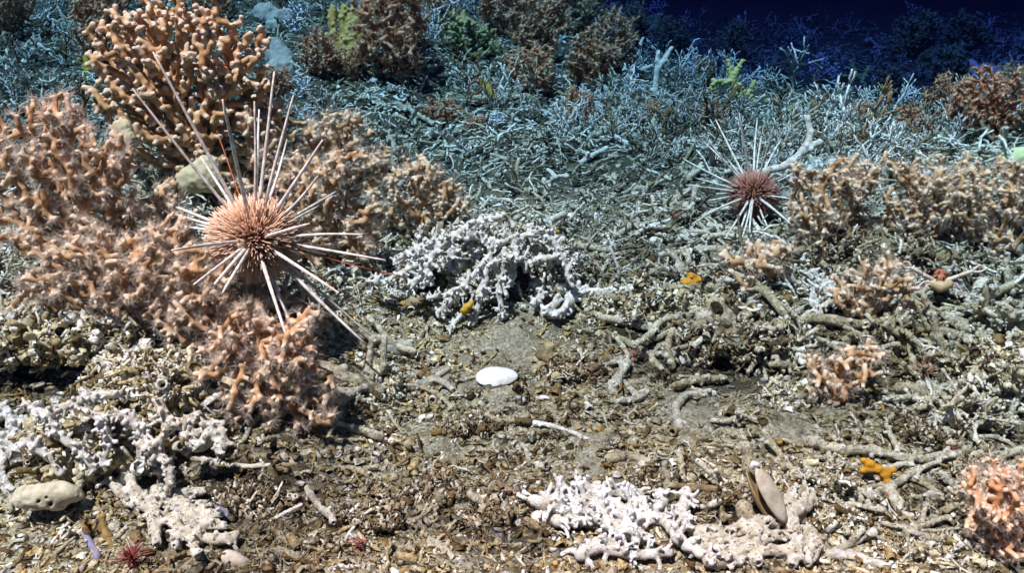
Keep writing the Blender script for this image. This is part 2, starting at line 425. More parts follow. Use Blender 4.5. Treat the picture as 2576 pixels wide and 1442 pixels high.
PAL_NEAR = np.array([(0.50, 0.38, 0.22), (0.34, 0.23, 0.12), (0.62, 0.54, 0.40), (0.22, 0.13, 0.065), (0.76, 0.71, 0.62), (0.42, 0.37, 0.28), (0.52, 0.29, 0.10), (0.86, 0.84, 0.82), (0.12, 0.07, 0.035)])
PAL_NEAR = PAL_NEAR * np.array([1.0, 0.94, 0.88])
W_NEAR = np.array([0.21, 0.12, 0.24, 0.08, 0.14, 0.13, 0.03, 0.06, 0.04])
PAL_FAR = np.array([(0.60, 0.56, 0.46), (0.34, 0.29, 0.20), (0.78, 0.75, 0.68), (0.16, 0.12, 0.08), (0.88, 0.87, 0.85), (0.46, 0.45, 0.40)])
W_FAR = np.array([0.24, 0.2, 0.2, 0.14, 0.1, 0.12])
PAL_TWIG = np.array([(0.80, 0.80, 0.78), (0.70, 0.70, 0.68), (0.40, 0.34, 0.25), (0.46, 0.20, 0.10), (0.90, 0.90, 0.92)])
W_TWIG = np.array([0.3, 0.25, 0.15, 0.16, 0.14])
def scatter(name, xy, size, kinds, pal, w, rs, tilt, lift, label, cat='rubble', pitch0=0.0, dark=None):
    n = len(xy); kk = rs.choice(len(kinds), n, p=np.array([k[1] for k in kinds]) / sum(k[1] for k in kinds))
    col = pal[rs.choice(len(pal), n, p=w / w.sum())] * rs.uniform(0.75, 1.2, (n, 1))
    if dark is not None: col = col * (1 - 0.62 * dark(xy[:, 0], xy[:, 1]))[:, None]  # gravel darkened by the same painted shade and debris spots
    col = col * (1 + 0.55 * np.clip(vn(xy[:, 0], xy[:, 1], 0.17, 61) + 0.5 * vn(xy[:, 0], xy[:, 1], 0.06, 62), -1, 0.5))[:, None]
    z = height(xy[:, 0], xy[:, 1])
    R = rot_many(rs.uniform(0, 6.283, n), pitch0 + rs.normal(0, tilt, n), rs.normal(0, 0.5, n))
    VV, FF, CC, base = [], {}, [], 0
    for ki, (kind, _, sf) in enumerate(kinds):
        tl = TPL[kind]
        for ti, (V, F) in enumerate(tl):
            s = np.where(kk == ki)[0]; s = s[s % len(tl) == ti]
            if not len(s): continue
            P = np.einsum('nij,vj->nvi', R[s], V) * (size[s] * sf)[:, None, None]
            P += np.stack([xy[s, 0], xy[s, 1], z[s] + lift * size[s] * rs.uniform(-0.2, 1, len(s))], 1)[:, None]
            VV.append(P.reshape(-1, 3)); CC.append(np.repeat(col[s], len(V), 0))
            for f in F:
                FF.setdefault(f.shape[1], []).append((f[None] + (base + np.arange(len(s)) * len(V))[:, None, None]).reshape(-1, f.shape[1]))
            base += len(s) * len(V)
    o = mk(name, np.concatenate(VV), [np.concatenate(a) for a in FF.values()], M['rubble'], colors=np.clip(np.concatenate(CC), 0, 0.9))
    tag(o, label, cat, kind='stuff'); return o
def ground_points(n, v0, v1, rs, u0=-350, u1=2926):
    """points spread over the seabed so that the near part is not thinner than the far one"""
    u = rs.uniform(u0, u1, n); v = rs.uniform(v0, v1, n); out = np.full((n, 2), np.nan)
    ts = np.concatenate([np.arange(0.4, 2.4, 0.012), np.arange(2.4, 7, 0.05)])
    R = FWD[None] + RGT[None] * ((u - 1288) / 1288 * TH)[:, None] - UPV[None] * ((v - 721) / 1288 * TH)[:, None]
    done = np.zeros(n, bool)
    for t in ts:
        P = CAMP + R * t; b = (~done) & (P[:, 2] <= height(P[:, 0], P[:, 1]))
        out[b] = P[b][:, :2]; done |= b
    return out[done]
SAND = [(hit(u, v)[:2], r) for u, v, r in ((1290, 860, 0.040), (1120, 1120, 0.026), (1730, 1040, 0.034), (1500, 1180, 0.016), (2000, 1090, 0.022), (1250, 1010, 0.012))]
def sandy(x, y):
    return np.max([np.exp(-((x - c[0]) ** 2 + ((y - c[1]) * 0.8) ** 2) / (r * r) * (1 + 0.5 * vn(x, y, 0.03, 51))) for c, r in SAND], 0)
SHADE_DEBRIS = [(hit(u, v)[:2], r) for u, v, r in ((1600, 860, 0.07), (1830, 920, 0.08), (2050, 800, 0.09), (2300, 780, 0.09), (2430, 1000, 0.07), (2200, 900, 0.06), (640, 1230, 0.06), (1300, 1330, 0.04), (2420, 1300, 0.05), (1840, 1300, 0.035), (60, 950, 0.05), (1080, 1250, 0.03), (1660, 1240, 0.03))]  # shade of hollows painted dark into the ground, plus brown debris spots
def shade_debris(x, y):
    return np.max([np.exp(-((x - c[0]) ** 2 + (y - c[1]) ** 2) / (r * r) * (1 + 0.6 * vn(x, y, 0.035, 53))) for c, r in SHADE_DEBRIS], 0)
def rubble_all():
    rs = np.random.default_rng(11)
    xy = ground_points(78000, 600, 1700, rs)
    sed = vn(xy[:, 0], xy[:, 1], 0.11, 31) + 0.5 * vn(xy[:, 0], xy[:, 1], 0.045, 32)
    xy = xy[((sed < 0.6) | (rs.random(len(xy)) < 0.5)) & (rs.random(len(xy)) > 1.15 * sandy(xy[:, 0], xy[:, 1]))]
    d = np.hypot(xy[:, 0], xy[:, 1])
    size = np.minimum(np.exp(rs.normal(math.log(0.0037), 0.56, len(xy))), 0.0125) * (0.75 + 0.3 * d)
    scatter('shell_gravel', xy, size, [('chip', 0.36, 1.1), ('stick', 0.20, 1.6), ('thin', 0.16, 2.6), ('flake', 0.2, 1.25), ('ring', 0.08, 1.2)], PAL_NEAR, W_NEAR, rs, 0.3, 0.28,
            'tan and brown gravel of broken shell and coral over the near seabed', 'gravel', dark=shade_debris)
    xy = ground_points(15000, -60, 760, rs)
    d = np.hypot(xy[:, 0], xy[:, 1])
    size = np.exp(rs.normal(math.log(0.019), 0.45, len(xy))) * (0.55 + 0.3 * d); size = np.minimum(size, 0.022 + 0.012 * d)
    scatter('coral_rubble', xy, size, [('thin', 0.72, 1.25), ('stick', 0.14, 0.9), ('chip', 0.07, 0.4), ('ring', 0.07, 0.4)], PAL_FAR, W_FAR, rs, 0.5, 0.75,
            'grey rubble of broken coral sticks covering the far seabed', 'rubble')
    xy = ground_points(5200, -80, 470, rs); d = np.hypot(xy[:, 0], xy[:, 1])
    xy = xy[(vn(xy[:, 0], xy[:, 1], 0.22, 41) + 0.6 * vn(xy[:, 0], xy[:, 1], 0.08, 42) + 0.8 * sm((d - 1.5) / 1.0) > 0.5)]
    size = np.exp(rs.normal(math.log(0.05), 0.35, len(xy))) * (0.6 + 0.25 * np.hypot(xy[:, 0], xy[:, 1]))
    scatter('coral_thicket', xy, size, [('twig', 1.0, 1.0)], PAL_TWIG, W_TWIG, rs, 0.5, 0.0,
            'thicket of fine pale and brown coral twigs on the far slope', 'thicket', -1.45)
    xy = ground_points(20000, -60, 800, rs)
    size = np.exp(rs.normal(math.log(0.0085), 0.4, len(xy))) * (0.55 + 0.35 * np.hypot(xy[:, 0], xy[:, 1]))
    scatter('coral_grit', xy, size, [('stick', 0.45, 1.3), ('chip', 0.4, 1.0), ('flake', 0.15, 1.2)], PAL_FAR, W_FAR, rs, 0.3, 0.35,
            'fine grey coral grit lying between the far sticks', 'grit')
seabed()
rubble_all()

# ------------------------------------------------------------------ living corals
def colonize(rs, base, dirn, inside, bbox, nattr, step, kill, infl=None, jitter=0.35, maxn=1700):
    A = []
    lo, hi = bbox
    while len(A) < nattr:
        q = rs.uniform(lo, hi, (nattr * 3, 3)); A.extend(q[inside(q)])
    A = np.array(A[:nattr]); N = [np.asarray(base, float)]; par = [-1]
    c = A.mean(0); d0 = norm(dirn)
    for _ in range(3):
        N.append(N[-1] + step * norm(d0 + rs.normal(0, 0.15, 3))); par.append(len(N) - 2)
    alive = np.ones(len(A), bool)
    for it in range(90):
        NP = np.array(N); D = np.linalg.norm(A[alive][:, None] - NP[None], axis=2)
        if not alive.any(): break
        j = D.argmin(1); Aa = A[alive]; new = []
        for q in np.unique(j):
            m = norm(np.mean([(norm(x)) for x in Aa[j == q] - NP[q]], 0) + rs.normal(0, jitter, 3))
            p = NP[q] + step * rs.uniform(0.8, 1.15) * m
            if np.min(np.linalg.norm(NP - p, axis=1)) > step * 0.62: new.append((p, q))
        if not new or len(N) > maxn: break
        for p, q in new: N.append(p); par.append(int(q))
        NP = np.array([p for p, q in new])
        al = np.where(alive)[0]; dd = np.linalg.norm(A[al][:, None] - NP[None], axis=2).min(1)
        alive[al[dd < kill]] = False
    return np.array(N), np.array(par)
def skeleton(N, par, r, rs, buds=0.8, taper=0.075):
    n = len(N); kids = [[] for _ in range(n)]
    for i, p in enumerate(par):
        if p >= 0: kids[p].append(i)
    cnt = np.ones(n)
    for i in range(n - 1, 0, -1): cnt[par[i]] += cnt[i]
    R = r * (1 + taper * np.log(cnt)); R = np.minimum(R, r * 1.6)
    caps, tips = [], []
    for i in range(1, n):
        p = par[i]; end = not kids[i]
        a, b = N[p], N[i]; rb = R[i] * (1.12 if end else 1)
        caps.append((i, a, b, min(R[p], R[i] * 1.25), rb, 0.0 if not end else 0.05, 0.85 if end else 0.0))
        d = norm(b - a)
        if end: tips.append((i, b + d * rb * 0.7, d, rb))
        for _b in range(int(buds) + (rs.random() < buds % 1)):   # cups on the sides
            s = norm(np.cross(d, rs.normal(0, 1, 3)) + d * 0.5); q = a + (b - a) * rs.uniform(0.3, 0.9)
            e = q + s * R[i] * rs.uniform(1.7, 2.9)
            caps.append((i, q, e, R[i] * 0.66, R[i] * 0.86, 0.0, 0.8)); tips.append((i, e + s * R[i] * 0.5, s, R[i] * 0.9))
    return caps, tips, kids
def fringe(tips, rs, n, length, rad):
    P = []; m = len(tips)
    if not m: return None
    C = np.array([t[1] for t in tips]); Dn = np.array([t[2] for t in tips]); Rr = np.array([t[3] for t in tips])
    X = np.cross(Dn, rs.normal(0, 1, (m, 3))); X /= np.linalg.norm(X, axis=1)[:, None] + 1e-9; Y = np.cross(Dn, X)
    a = rs.uniform(0, 6.283, (m, n)); el = rs.uniform(0.1, 1.1, (m, n)); L = length * rs.uniform(0.5, 1.3, (m, n))
    dirs = (np.cos(a)[..., None] * X[:, None] + np.sin(a)[..., None] * Y[:, None]) * np.cos(el)[..., None] + Dn[:, None] * np.sin(el)[..., None]
    B = C[:, None] + dirs * (Rr * 0.6)[:, None, None]
    B = B.reshape(-1, 3); dirs = dirs.reshape(-1, 3); L = L.reshape(-1)
    mid = B + dirs * (L * 0.55)[:, None] + rs.normal(0, 1, B.shape) * (L * 0.08)[:, None]
    end = mid + dirs * (L * 0.45)[:, None] + rs.normal(0, 1, B.shape) * (L * 0.16)[:, None]
    U = np.cross(dirs, rs.normal(0, 1, B.shape)); U /= np.linalg.norm(U, axis=1)[:, None] + 1e-9; Wv = np.cross(dirs, U)
    ring = [np.cos(t) * U + np.sin(t) * Wv for t in (0, 2.094, 4.189)]
    V = np.stack([B + ring[0] * rad, B + ring[1] * rad, B + ring[2] * rad, mid + ring[0] * rad * 0.75, mid + ring[1] * rad * 0.75, mid + ring[2] * rad * 0.75, end], 1)
    q = np.array([[0, 1, 4, 3], [1, 2, 5, 4], [2, 0, 3, 5]]); t = np.array([[3, 4, 6], [4, 5, 6], [5, 3, 6]])
    o = (np.arange(len(B)) * 7)[:, None, None]
    return V.reshape(-1, 3), [(q[None] + o).reshape(-1, 4), (t[None] + o).reshape(-1, 3)]
LAND = []                                                # landmarks for telling fragments apart
def colony(name, label, cat, group, base_uv, cen, rx, ry, mat, seed, d=None, zr=0.7, seg=34, r=9, nattr=330, limbs=True, fuzz=0, grow=None, cup=True, voxel=None, land=None, buds=0.8, polymat='polyp', lean=0.0, fl=3.3, kill=1.28, wav=1.0):
    rs = np.random.default_rng(seed)
    base = hit(*base_uv) if d is None else W(*base_uv, d)
    dd = depth(base); u = US * dd
    c = W(cen[0], cen[1], dd - lean); RX, RY, RZ = rx * u, ry * u, (rx + ry) / 2 * zr * u
    ax = np.stack([RGT, np.array([0, 1.0, 0]), np.array([0, 0, 1.0])])
    def inside(q):
        t = (q - c) / np.array([RX, RZ, RY]); a = (t ** 2).sum(1) * (1 + wav * 0.6 * np.sin(q[:, 0] / u / 33 + seed) * np.sin(q[:, 2] / u / 42 + seed * 2) + 0.25 * np.sin(q[:, 0] / u / 15 + q[:, 2] / u / 17))
        return (a < 1) & (a > 0.10) & (q[:, 2] > height(q[:, 0], q[:, 1]) + 0.004)
    e = np.array([RX, RZ, RY])
    st = seg * u; rr = r * u
    N, par = colonize(rs, base, (c - base) if grow is None else grow, inside, (c - e, c + e), nattr, st, st * kill)
    caps, tips, kids = skeleton(N, par, rr, rs, buds)
    ro = root(name, base, label, cat, group)
    # limb of each node: the first fork decides
    limb = np.zeros(len(N), int); order = {}
    cntd = np.ones(len(N))
    for i in range(len(N) - 1, 0, -1): cntd[par[i]] += cntd[i]
    big = len(N) / 7
    for i in range(1, len(N)):
        p = par[i]
        if cntd[i] > big * 0.35 and cntd[p] > big * 1.3: order[i] = len(order) + 1; limb[i] = order[i]
        else: limb[i] = limb[p]
    if not limbs: limb[:] = 0
    h = voxel or rr / 2.3
    for L in np.unique(limb[1:]):
        s = Sdf()
        for i, a, b, ra, rb, ta, tb in caps:
            if limb[i] == L: s.cap(a, b, ra, rb, ta, tb)
        if cup:
            for i, p, dv, r0 in tips:
                if limb[i] == L: s.sub(p + dv * r0 * 0.75, p - dv * r0 * 0.1, r0 * 0.6, r0 * 0.25)
        if not s.caps: continue
        V, F, T = s.build(h, rr * 0.55, rs, amp=rr * 0.16, cell=4)
        mk('branch' if limbs else 'crown', V, F, mat, ro, attrs={'tip': T})
    if fuzz:
        g = fringe(tips, rs, fuzz, rr * fl, rr * 0.075)
        o = mk('polyp_fringe', g[0], g[1], M[polymat], ro); o['kind'] = 'stuff'
    if land: LAND.append((land, *cen))
    return ro

G_OR = 'orange corals on the mound at left'
colony('orange_coral', 'tall clean orange coral fan behind the long urchin spines, at the top of the mound', 'coral', G_OR, (520, 470), (462, 228), 238, 240, M['orange'], 3, d=1.05, zr=0.34, seg=20, r=6.4, kill=1.2, wav=0.35, nattr=2400, voxel=0.0015, land='tall orange fan', buds=0.9)
colony('orange_coral', 'fuzzy amber coral with a thick upright trunk at the left edge', 'coral', G_OR, (225, 690), (150, 450), 195, 200, M['amber'], 4, d=0.82, zr=0.5, seg=23, r=6.3, buds=1.2, nattr=800, fuzz=22, voxel=0.0015, land='fuzzy upright coral')
colony('orange_coral', 'low sprawling amber coral with open polyps left of the big urchin', 'coral', G_OR, (330, 800), (330, 695), 320, 140, M['amber'], 5, d=0.80, zr=0.5, seg=22, r=6.0, buds=1.2, nattr=1200, fuzz=22, voxel=0.0014)
colony('orange_coral', 'amber coral hanging down the mound below the big urchin', 'coral', G_OR, (620, 840), (690, 985), 165, 225, M['amber'], 6, d=0.74, zr=0.5, seg=23, r=6.2, buds=1.2, nattr=1000, fuzz=22, voxel=0.0014, grow=(0.3, -0.3, -0.5), land='hanging amber coral')
colony('orange_coral', 'small amber coral ridge just under the left side of the big urchin', 'coral', G_OR, (520, 860), (520, 790), 150, 75, M['amber'], 61, d=0.79, zr=0.6, seg=22, r=6.0, buds=1.2, nattr=520, fuzz=22, voxel=0.0014)
colony('orange_coral', 'amber coral in the gap between the trunked left coral and the big urchin', 'coral', G_OR, (390, 720), (370, 570), 130, 110, M['amber'], 62, d=0.88, zr=0.6, seg=22, r=5.9, buds=1.2, nattr=420, fuzz=12, voxel=0.0016)
colony('orange_coral', 'amber coral low in the shade right below the body of the big urchin', 'coral', G_OR, (700, 860), (700, 770), 150, 80, M['amber'], 63, d=0.86, zr=0.6, seg=22, r=5.9, buds=1.2, nattr=380, fuzz=12, voxel=0.0016)
colony('orange_coral', 'dark amber coral filling the foot of the tall orange fan', 'coral', G_OR, (600, 480), (560, 380), 170, 110, M['amber'], 64, d=1.08, zr=0.5, seg=22, r=6.4, nattr=560, fuzz=8, voxel=0.0017)
colony('orange_coral', 'amber coral right behind the big urchin, reaching down its right side', 'coral', G_OR, (790, 830), (790, 600), 185, 230, M['amber'], 7, d=1.0, zr=0.45, seg=20, r=5.2, buds=1.2, nattr=1300, fuzz=14, voxel=0.0016, land='coral behind the urchin')
colony('orange_coral', 'rounded amber coral at the upper right of the big urchin', 'coral', G_OR, (800, 520), (810, 390), 170, 120, M['amber'], 8, d=1.12, zr=0.6, seg=19, r=5.0, buds=1.2, nattr=900, fuzz=14, voxel=0.0017)
colony('orange_coral', 'small knobbly amber coral standing apart, right of the mound', 'coral', G_OR, (1060, 620), (1068, 500), 120, 110, M['amber'], 9, seg=18, r=5.0, buds=1.2, nattr=800, fuzz=8, limbs=False, land='small knobbly coral')
G_R = 'orange corals at the right edge'
colony('orange_coral', 'brown orange coral bush nearest to the small urchin, first of three on the right ledge', 'coral', G_R, (2090, 650), (2090, 520), 118, 130, M['amber'], 10, seg=18, r=4.5, buds=1.2, nattr=1000, fuzz=14, limbs=False, land='leftmost ledge bush')
colony('orange_coral', 'brown orange coral bush in the middle of three on the right ledge', 'coral', G_R, (2320, 640), (2320, 510), 125, 122, M['amber'], 11, seg=18, r=4.5, buds=1.2, nattr=1000, fuzz=14, limbs=False, land='middle ledge bush')
colony('orange_coral', 'brown orange coral bush cut by the right edge, last of three on the ledge', 'coral', G_R, (2490, 650), (2500, 520), 130, 130, M['amber'], 12, seg=18, r=4.5, buds=1.2, nattr=1000, fuzz=14, limbs=False, land='rightmost ledge bush')
colony('orange_coral', 'low dull orange coral mat below the small urchin', 'coral', G_R, (1890, 730), (1895, 670), 105, 68, M['amber'], 13, seg=19, r=6, nattr=480, fuzz=14, limbs=False, land='low coral mat')
colony('orange_coral', 'low orange coral clump beside the pale squat lobster', 'coral', G_R, (2200, 805), (2200, 735), 115, 80, M['amber'], 14, seg=20, r=5.3, nattr=600, fuzz=14, limbs=False, land='low orange clump')
colony('orange_coral', 'fuzzy pinkish orange coral clump on the sticks at lower right', 'coral', G_R, (2110, 1020), (2112, 940), 95, 85, M['amber'], 15, seg=21, r=5.6, nattr=460, fuzz=18, limbs=False, land='fuzzy pinkish clump')
colony('orange_coral', 'pale peach coral with open branches cut by the right edge near the bottom', 'coral', G_R, (2540, 1440), (2535, 1290), 110, 145, M['orange'], 16, seg=22, r=5.8, nattr=800, kill=1.3, buds=1.1, fuzz=20, land='peach coral')

# far bushes: five shapes, copied
def far_bushes():
    spots = [(250, 160, 120, 165), (12, 95, 80, 130), (985, 185, 165, 190), (1265, 90, 120, 120), (1340, 140, 120, 130), (1455, 110, 125, 115), (1345, 225, 130, 100),
             (1470, 215, 115, 110), (1525, 160, 95, 110), (1110, 315, 90, 60), (1785, 325, 85, 60), (1845, 150, 90, 80), (2385, 225, 100, 90), (2375, 300, 90, 95), (2490, 345, 140, 150),
             (1455, 320, 62, 85), (800, 190, 90, 95), (2225, 240, 70, 60), (1690, 130, 80, 70), (880, 200, 70, 70), (2330, 200, 70, 60), (1960, 210, 60, 45), (700, 235, 80, 60),
             (1040, 120, 90, 90), (540, 60, 90, 80), (2290, 150, 100, 100), (2440, 140, 90, 90), (1760, 210, 60, 60), (1585, 120, 80, 90), (1100, 60, 90, 70), (2560, 260, 80, 90), (1200, 330, 50, 40), (1650, 300, 50, 45), (2160, 310, 60, 50), (2300, 330, 70, 60)]
    where = ['above the tall orange coral fan on its left, at the top edge', 'cut by the top left corner', 'right of the yellow finger coral, large and upright', 'beside the green bush at the top edge', 'right of the green bush',
             'next to the dark water, tallest at the top edge', 'left of the pale green sponge', 'right of the pale green sponge', 'standing before the dark water above the white upright sticks', 'low on the rubble below the far red squat lobster',
             'low on the rubble above the small urchin', 'beside the upper yellow branched coral', 'far off in the dim water at upper right', 'below the dim far bush at upper right', 'large and orange at the right edge above the ledge',
             'small, below the pale green sponge', 'left of the yellow finger coral', 'small, beside the right yellow branched coral', 'dim, in the dark water left of the yellow branched corals', 'small, under the yellow finger coral',
             'tiny and dim at upper right', 'tiny, between the two yellow branched corals', 'low, right of the tall orange coral fan', 'behind the large upright bush near the top', 'dim, above the tall orange coral fan at the top edge', 'dim, higher than its neighbours in the dark water at upper right', 'dim, in the dark water above the teal sponge mound', 'low, left of the upper yellow branched octocoral', 'on the brink of the dark water left of the green lobed octocoral', 'between the blue white hydroid bush and the green bush', 'half cut by the right edge beside the large orange bush', 'tiny and low, right of the low bush under the far lobster', 'tiny and low on the rubble below the white upright sticks', 'low on the rubble right of the tall knobbly stick', 'low on the rubble left of the large orange bush']
    protos = []
    for k in range(8):
        rs = np.random.default_rng(100 + k); s = 0.075 / 100
        c = np.array([0, 0, 0.075]); e = np.array([0.075, 0.06, 0.078])
        def inside(q): 
            a = (((q - c) / e) ** 2).sum(1); return (a < 1 + 0.65 * np.sin(q[:, 0] * 75 + k) * np.cos(q[:, 2] * 60 + k) + 0.3 * np.sin(q[:, 1] * 70 + 2 * k)) & (a > 0.12) & (q[:, 2] > 0.0)
        N, par = colonize(rs, np.zeros(3), (0, 0, 1), inside, (c - e * 1.2, c + e * 1.2), 620, 0.0115, 0.012)
        caps, tips, kids = skeleton(N, par, 0.0028, rs, 0.9); S = Sdf()
        for i, a, b, ra, rb, ta, tb in caps: S.cap(a, b, ra, rb, ta, tb)
        V, F, T = S.build(0.0015, 0.0015, rs, amp=0.0006)
        protos.append((V, F, T, fringe(tips, rs, 7, 0.009, 0.0006)))
    first = {}
    for i, ((u, v, w, h), wh) in enumerate(zip(spots, where)):
        k = (i * 3) % 8; p = hit(u, v); d = depth(p); sx = w * US * d / 0.125; sz = h * US * d / 0.125
        if k not in first:
            V, F, T, g = protos[k]
            ro = root('brown_coral', (0, 0, 0), None, 'coral')
            a = mk('crown', V, F, M['brown'], ro, attrs={'tip': T}); b = mk('polyp_fringe', g[0], g[1], M['polypfar'], ro); b['kind'] = 'stuff'
            first[k] = (ro, a, b)
        else:
            r0, a0, b0 = first[k]; ro = r0.copy(); COL.objects.link(ro)
            for c0 in (a0, b0):
                c1 = c0.copy(); COL.objects.link(c1); c1.parent = ro
        ro.location = Vector(p) - Vector((0, 0, 0.005)); ro.scale = (sx, (sx + sz) / 2, sz); ro.rotation_euler = (0.22 * math.sin(i * 1.7), 0.25 * math.cos(i * 2.3), (i * 2.4) % 6.28)
        tag(ro, 'brown coral bush ' + wh, 'coral', 'brown coral bushes in the background')
        if i in (2, 9, 10, 14): LAND.append(({2: 'large upright bush', 9: 'low brown bush', 10: 'bush above the urchin', 14: 'large orange bush'}[i], u, v - h / 2))
far_bushes()

# ------------------------------------------------------------------ dead coral framework: reef rocks
PAL_ROCK = np.array([(0.32, 0.21, 0.12), (0.20, 0.12, 0.065), (0.50, 0.39, 0.27), (0.10, 0.065, 0.04), (0.72, 0.67, 0.58), (0.36, 0.32, 0.24)])
PAL_CRUST = np.array([(0.66, 0.55, 0.36), (0.46, 0.34, 0.18), (0.82, 0.75, 0.60), (0.21, 0.13, 0.06), (0.88, 0.85, 0.80), (0.60, 0.51, 0.35), (0.84, 0.80, 0.72)])
PAL_WHITE = np.array([(0.86, 0.83, 0.77), (0.74, 0.68, 0.58), (0.88, 0.86, 0.84), (0.55, 0.46, 0.33), (0.82, 0.80, 0.77), (0.34, 0.25, 0.15)])
def crust(parent, org, V, Q, n, size, pal, rs):
    """bits of dead coral and shell welded all over a block"""
    pal = PAL_ROCK if pal is None else pal
    A = np.cross(V[Q[:, 2]] - V[Q[:, 0]], V[Q[:, 3]] - V[Q[:, 1]]); ar = np.linalg.norm(A, axis=1); Nn = A / (ar[:, None] + 1e-12)
    ok = (Nn @ FWD < 0.35) | (Nn[:, 2] > 0.3)
    f = rs.choice(len(Q), n, p=ar * ok / (ar * ok).sum()); P = V[Q[f]].mean(1); N = Nn[f]
    kk = rs.choice(3, n, p=[0.5, 0.3, 0.2]); kinds = ['stick', 'chip', 'ring']; sf = [1.6, 1.0, 1.0]
    col = pal[rs.integers(0, len(pal), n)] * rs.uniform(0.7, 1.2, (n, 1)); s = size * np.exp(rs.normal(0, 0.4, n))
    X = np.cross(N, rs.normal(0, 1, (n, 3))) + N * rs.normal(0.25, 0.45, (n, 1)); X /= np.linalg.norm(X, axis=1)[:, None]
    Y = np.cross(N, X); Y /= np.linalg.norm(Y, axis=1)[:, None]; Z = np.cross(X, Y); Rm = np.stack([X, Y, Z], 2)
    VV, FF, CC, base = [], {}, [], 0
    for ki, kind in enumerate(kinds):
        for ti, (v, F) in enumerate(TPL[kind]):
            q = np.where(kk == ki)[0]; q = q[q % len(TPL[kind]) == ti]
            if not len(q): continue
            G = np.einsum('nij,vj->nvi', Rm[q], v) * (s[q] * sf[ki])[:, None, None] + (P[q] + N[q] * s[q][:, None] * 0.15)[:, None]
            VV.append(G.reshape(-1, 3)); CC.append(np.repeat(col[q], len(v), 0))
            for fc in F: FF.setdefault(fc.shape[1], []).append((fc[None] + (base + np.arange(len(q)) * len(v))[:, None, None]).reshape(-1, fc.shape[1]))
            base += len(q) * len(v)
    o = mk('crust', np.concatenate(VV), [np.concatenate(a) for a in FF.values()], M['rubble'], parent, colors=np.clip(np.concatenate(CC), 0, 0.9)); o['kind'] = 'stuff'
def framework(name, label, cat, cen, rad, d, n, rcap, lcap, mat, seed, shell=0.5, holes=(), group=None, up=0.0, voxel=0.003, amp2=0.004, land=None, core=True, fine=0, ncrust=2500, csize=0.007, pal=None):
    """a porous block of welded dead coral: random sticks in an ellipsoid, with caves cut into it"""
    rs = np.random.default_rng(seed)
    c = W(cen[0], cen[1], d) if d else hit(*cen)
    dd = depth(c); u = US * dd; e = np.array([rad[0] * u, rad[2] * u, rad[1] * u]); S = Sdf()
    if core:
        for _ in range(14):
            q = rs.normal(0, 1, 3); q = q / np.linalg.norm(q) * rs.uniform(0, 0.55)
            S.cap(c + q * e, c + (q + rs.normal(0, 0.12, 3)) * e, e.min() * 0.42, e.min() * 0.36, 0, 0)
    for i in range(n + fine):
        q = norm(rs.normal(0, 1, 3)) * rs.uniform(shell, 1.0); q[2] = q[2] if q[2] > -0.5 else -q[2]
        s = 0.5 if i >= n else 1.0
        p = c + q * e; t = norm(rs.normal(0, 1, 3) + np.array([0, -0.2, up])) * lcap * u * rs.uniform(0.4, 1.2) * (1.0 if s == 1 else 0.7)
        r = rcap * u * rs.uniform(0.6, 1.2) * s; w = rs.random() ** 2
        S.cap(p, p + t, r * 1.1, r * 0.85, w * 0.4, w * 0.9)
        if rs.random() < 0.5: S.cap(p + t * 0.5, p + t * 0.5 + norm(rs.normal(0, 1, 3)) * lcap * u * 0.45, r * 0.8, r * 0.7, 0.2, w)
    for hu, hv, hr, hd in holes:
        a = W(hu, hv, dd - e[1] * 1.3); b = W(hu, hv, dd + hd * u); S.sub(a, b, hr * u, hr * u * 0.8)
    V, F, T = S.build(voxel, rcap * u * 0.5, rs, amp=rcap * u * 0.28, cell=3, amp2=amp2 * u / US * 0.5, cell2=9)
    o = mk(name, V, F, mat, origin=c, attrs={'tip': np.clip(T, 0, 1)}); tag(o, label, cat, group)
    crust(o, c, V, F[0], ncrust, csize, pal, rs)
    if land: LAND.append((land, cen[0], cen[1]))
    return o
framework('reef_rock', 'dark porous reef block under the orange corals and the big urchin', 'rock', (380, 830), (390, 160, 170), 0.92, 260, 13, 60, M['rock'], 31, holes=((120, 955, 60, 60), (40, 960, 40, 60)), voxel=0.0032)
framework('reef_rock', 'pale crusted ledge with a black hollow below it at the left edge', 'rock', (120, 850), (240, 62, 140), 0.79, 200, 11, 40, M['tan'], 32, holes=((60, 950, 50, 80), (170, 955, 50, 80)), voxel=0.0024, land='pale crusted ledge', ncrust=2600, csize=0.007, pal=PAL_CRUST)
framework('reef_rock', 'pale grey crusted framework at the foot of the mound, left of the hanging coral', 'rock', (390, 985), (190, 85, 110), 0.735, 260, 10, 42, M['cream'], 131, voxel=0.0022, ncrust=2600, csize=0.0072, pal=PAL_CRUST, holes=((330, 1010, 26, 30), (470, 960, 22, 30)), land='pale grey framework')
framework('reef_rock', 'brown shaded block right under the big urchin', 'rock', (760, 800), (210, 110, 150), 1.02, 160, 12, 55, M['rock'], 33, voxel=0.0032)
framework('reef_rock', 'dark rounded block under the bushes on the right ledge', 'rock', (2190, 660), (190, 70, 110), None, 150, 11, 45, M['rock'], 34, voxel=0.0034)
framework('reef_rock', 'dark rubble block with a deep hollow right of the middle', 'rock', (1820, 870), (140, 85, 110), None, 170, 12, 50, M['rock'], 35, holes=((1810, 925, 35, 30),), voxel=0.0028, land='dark hollow block')
framework('reef_rock', 'grey knobbly block at the right edge above the peach coral', 'rock', (2510, 980), (110, 120, 110), None, 170, 12, 45, M['tan'], 36, holes=((2450, 1010, 30, 40),), voxel=0.0026, ncrust=2500, csize=0.006, pal=PAL_CRUST, land='grey knobbly block')
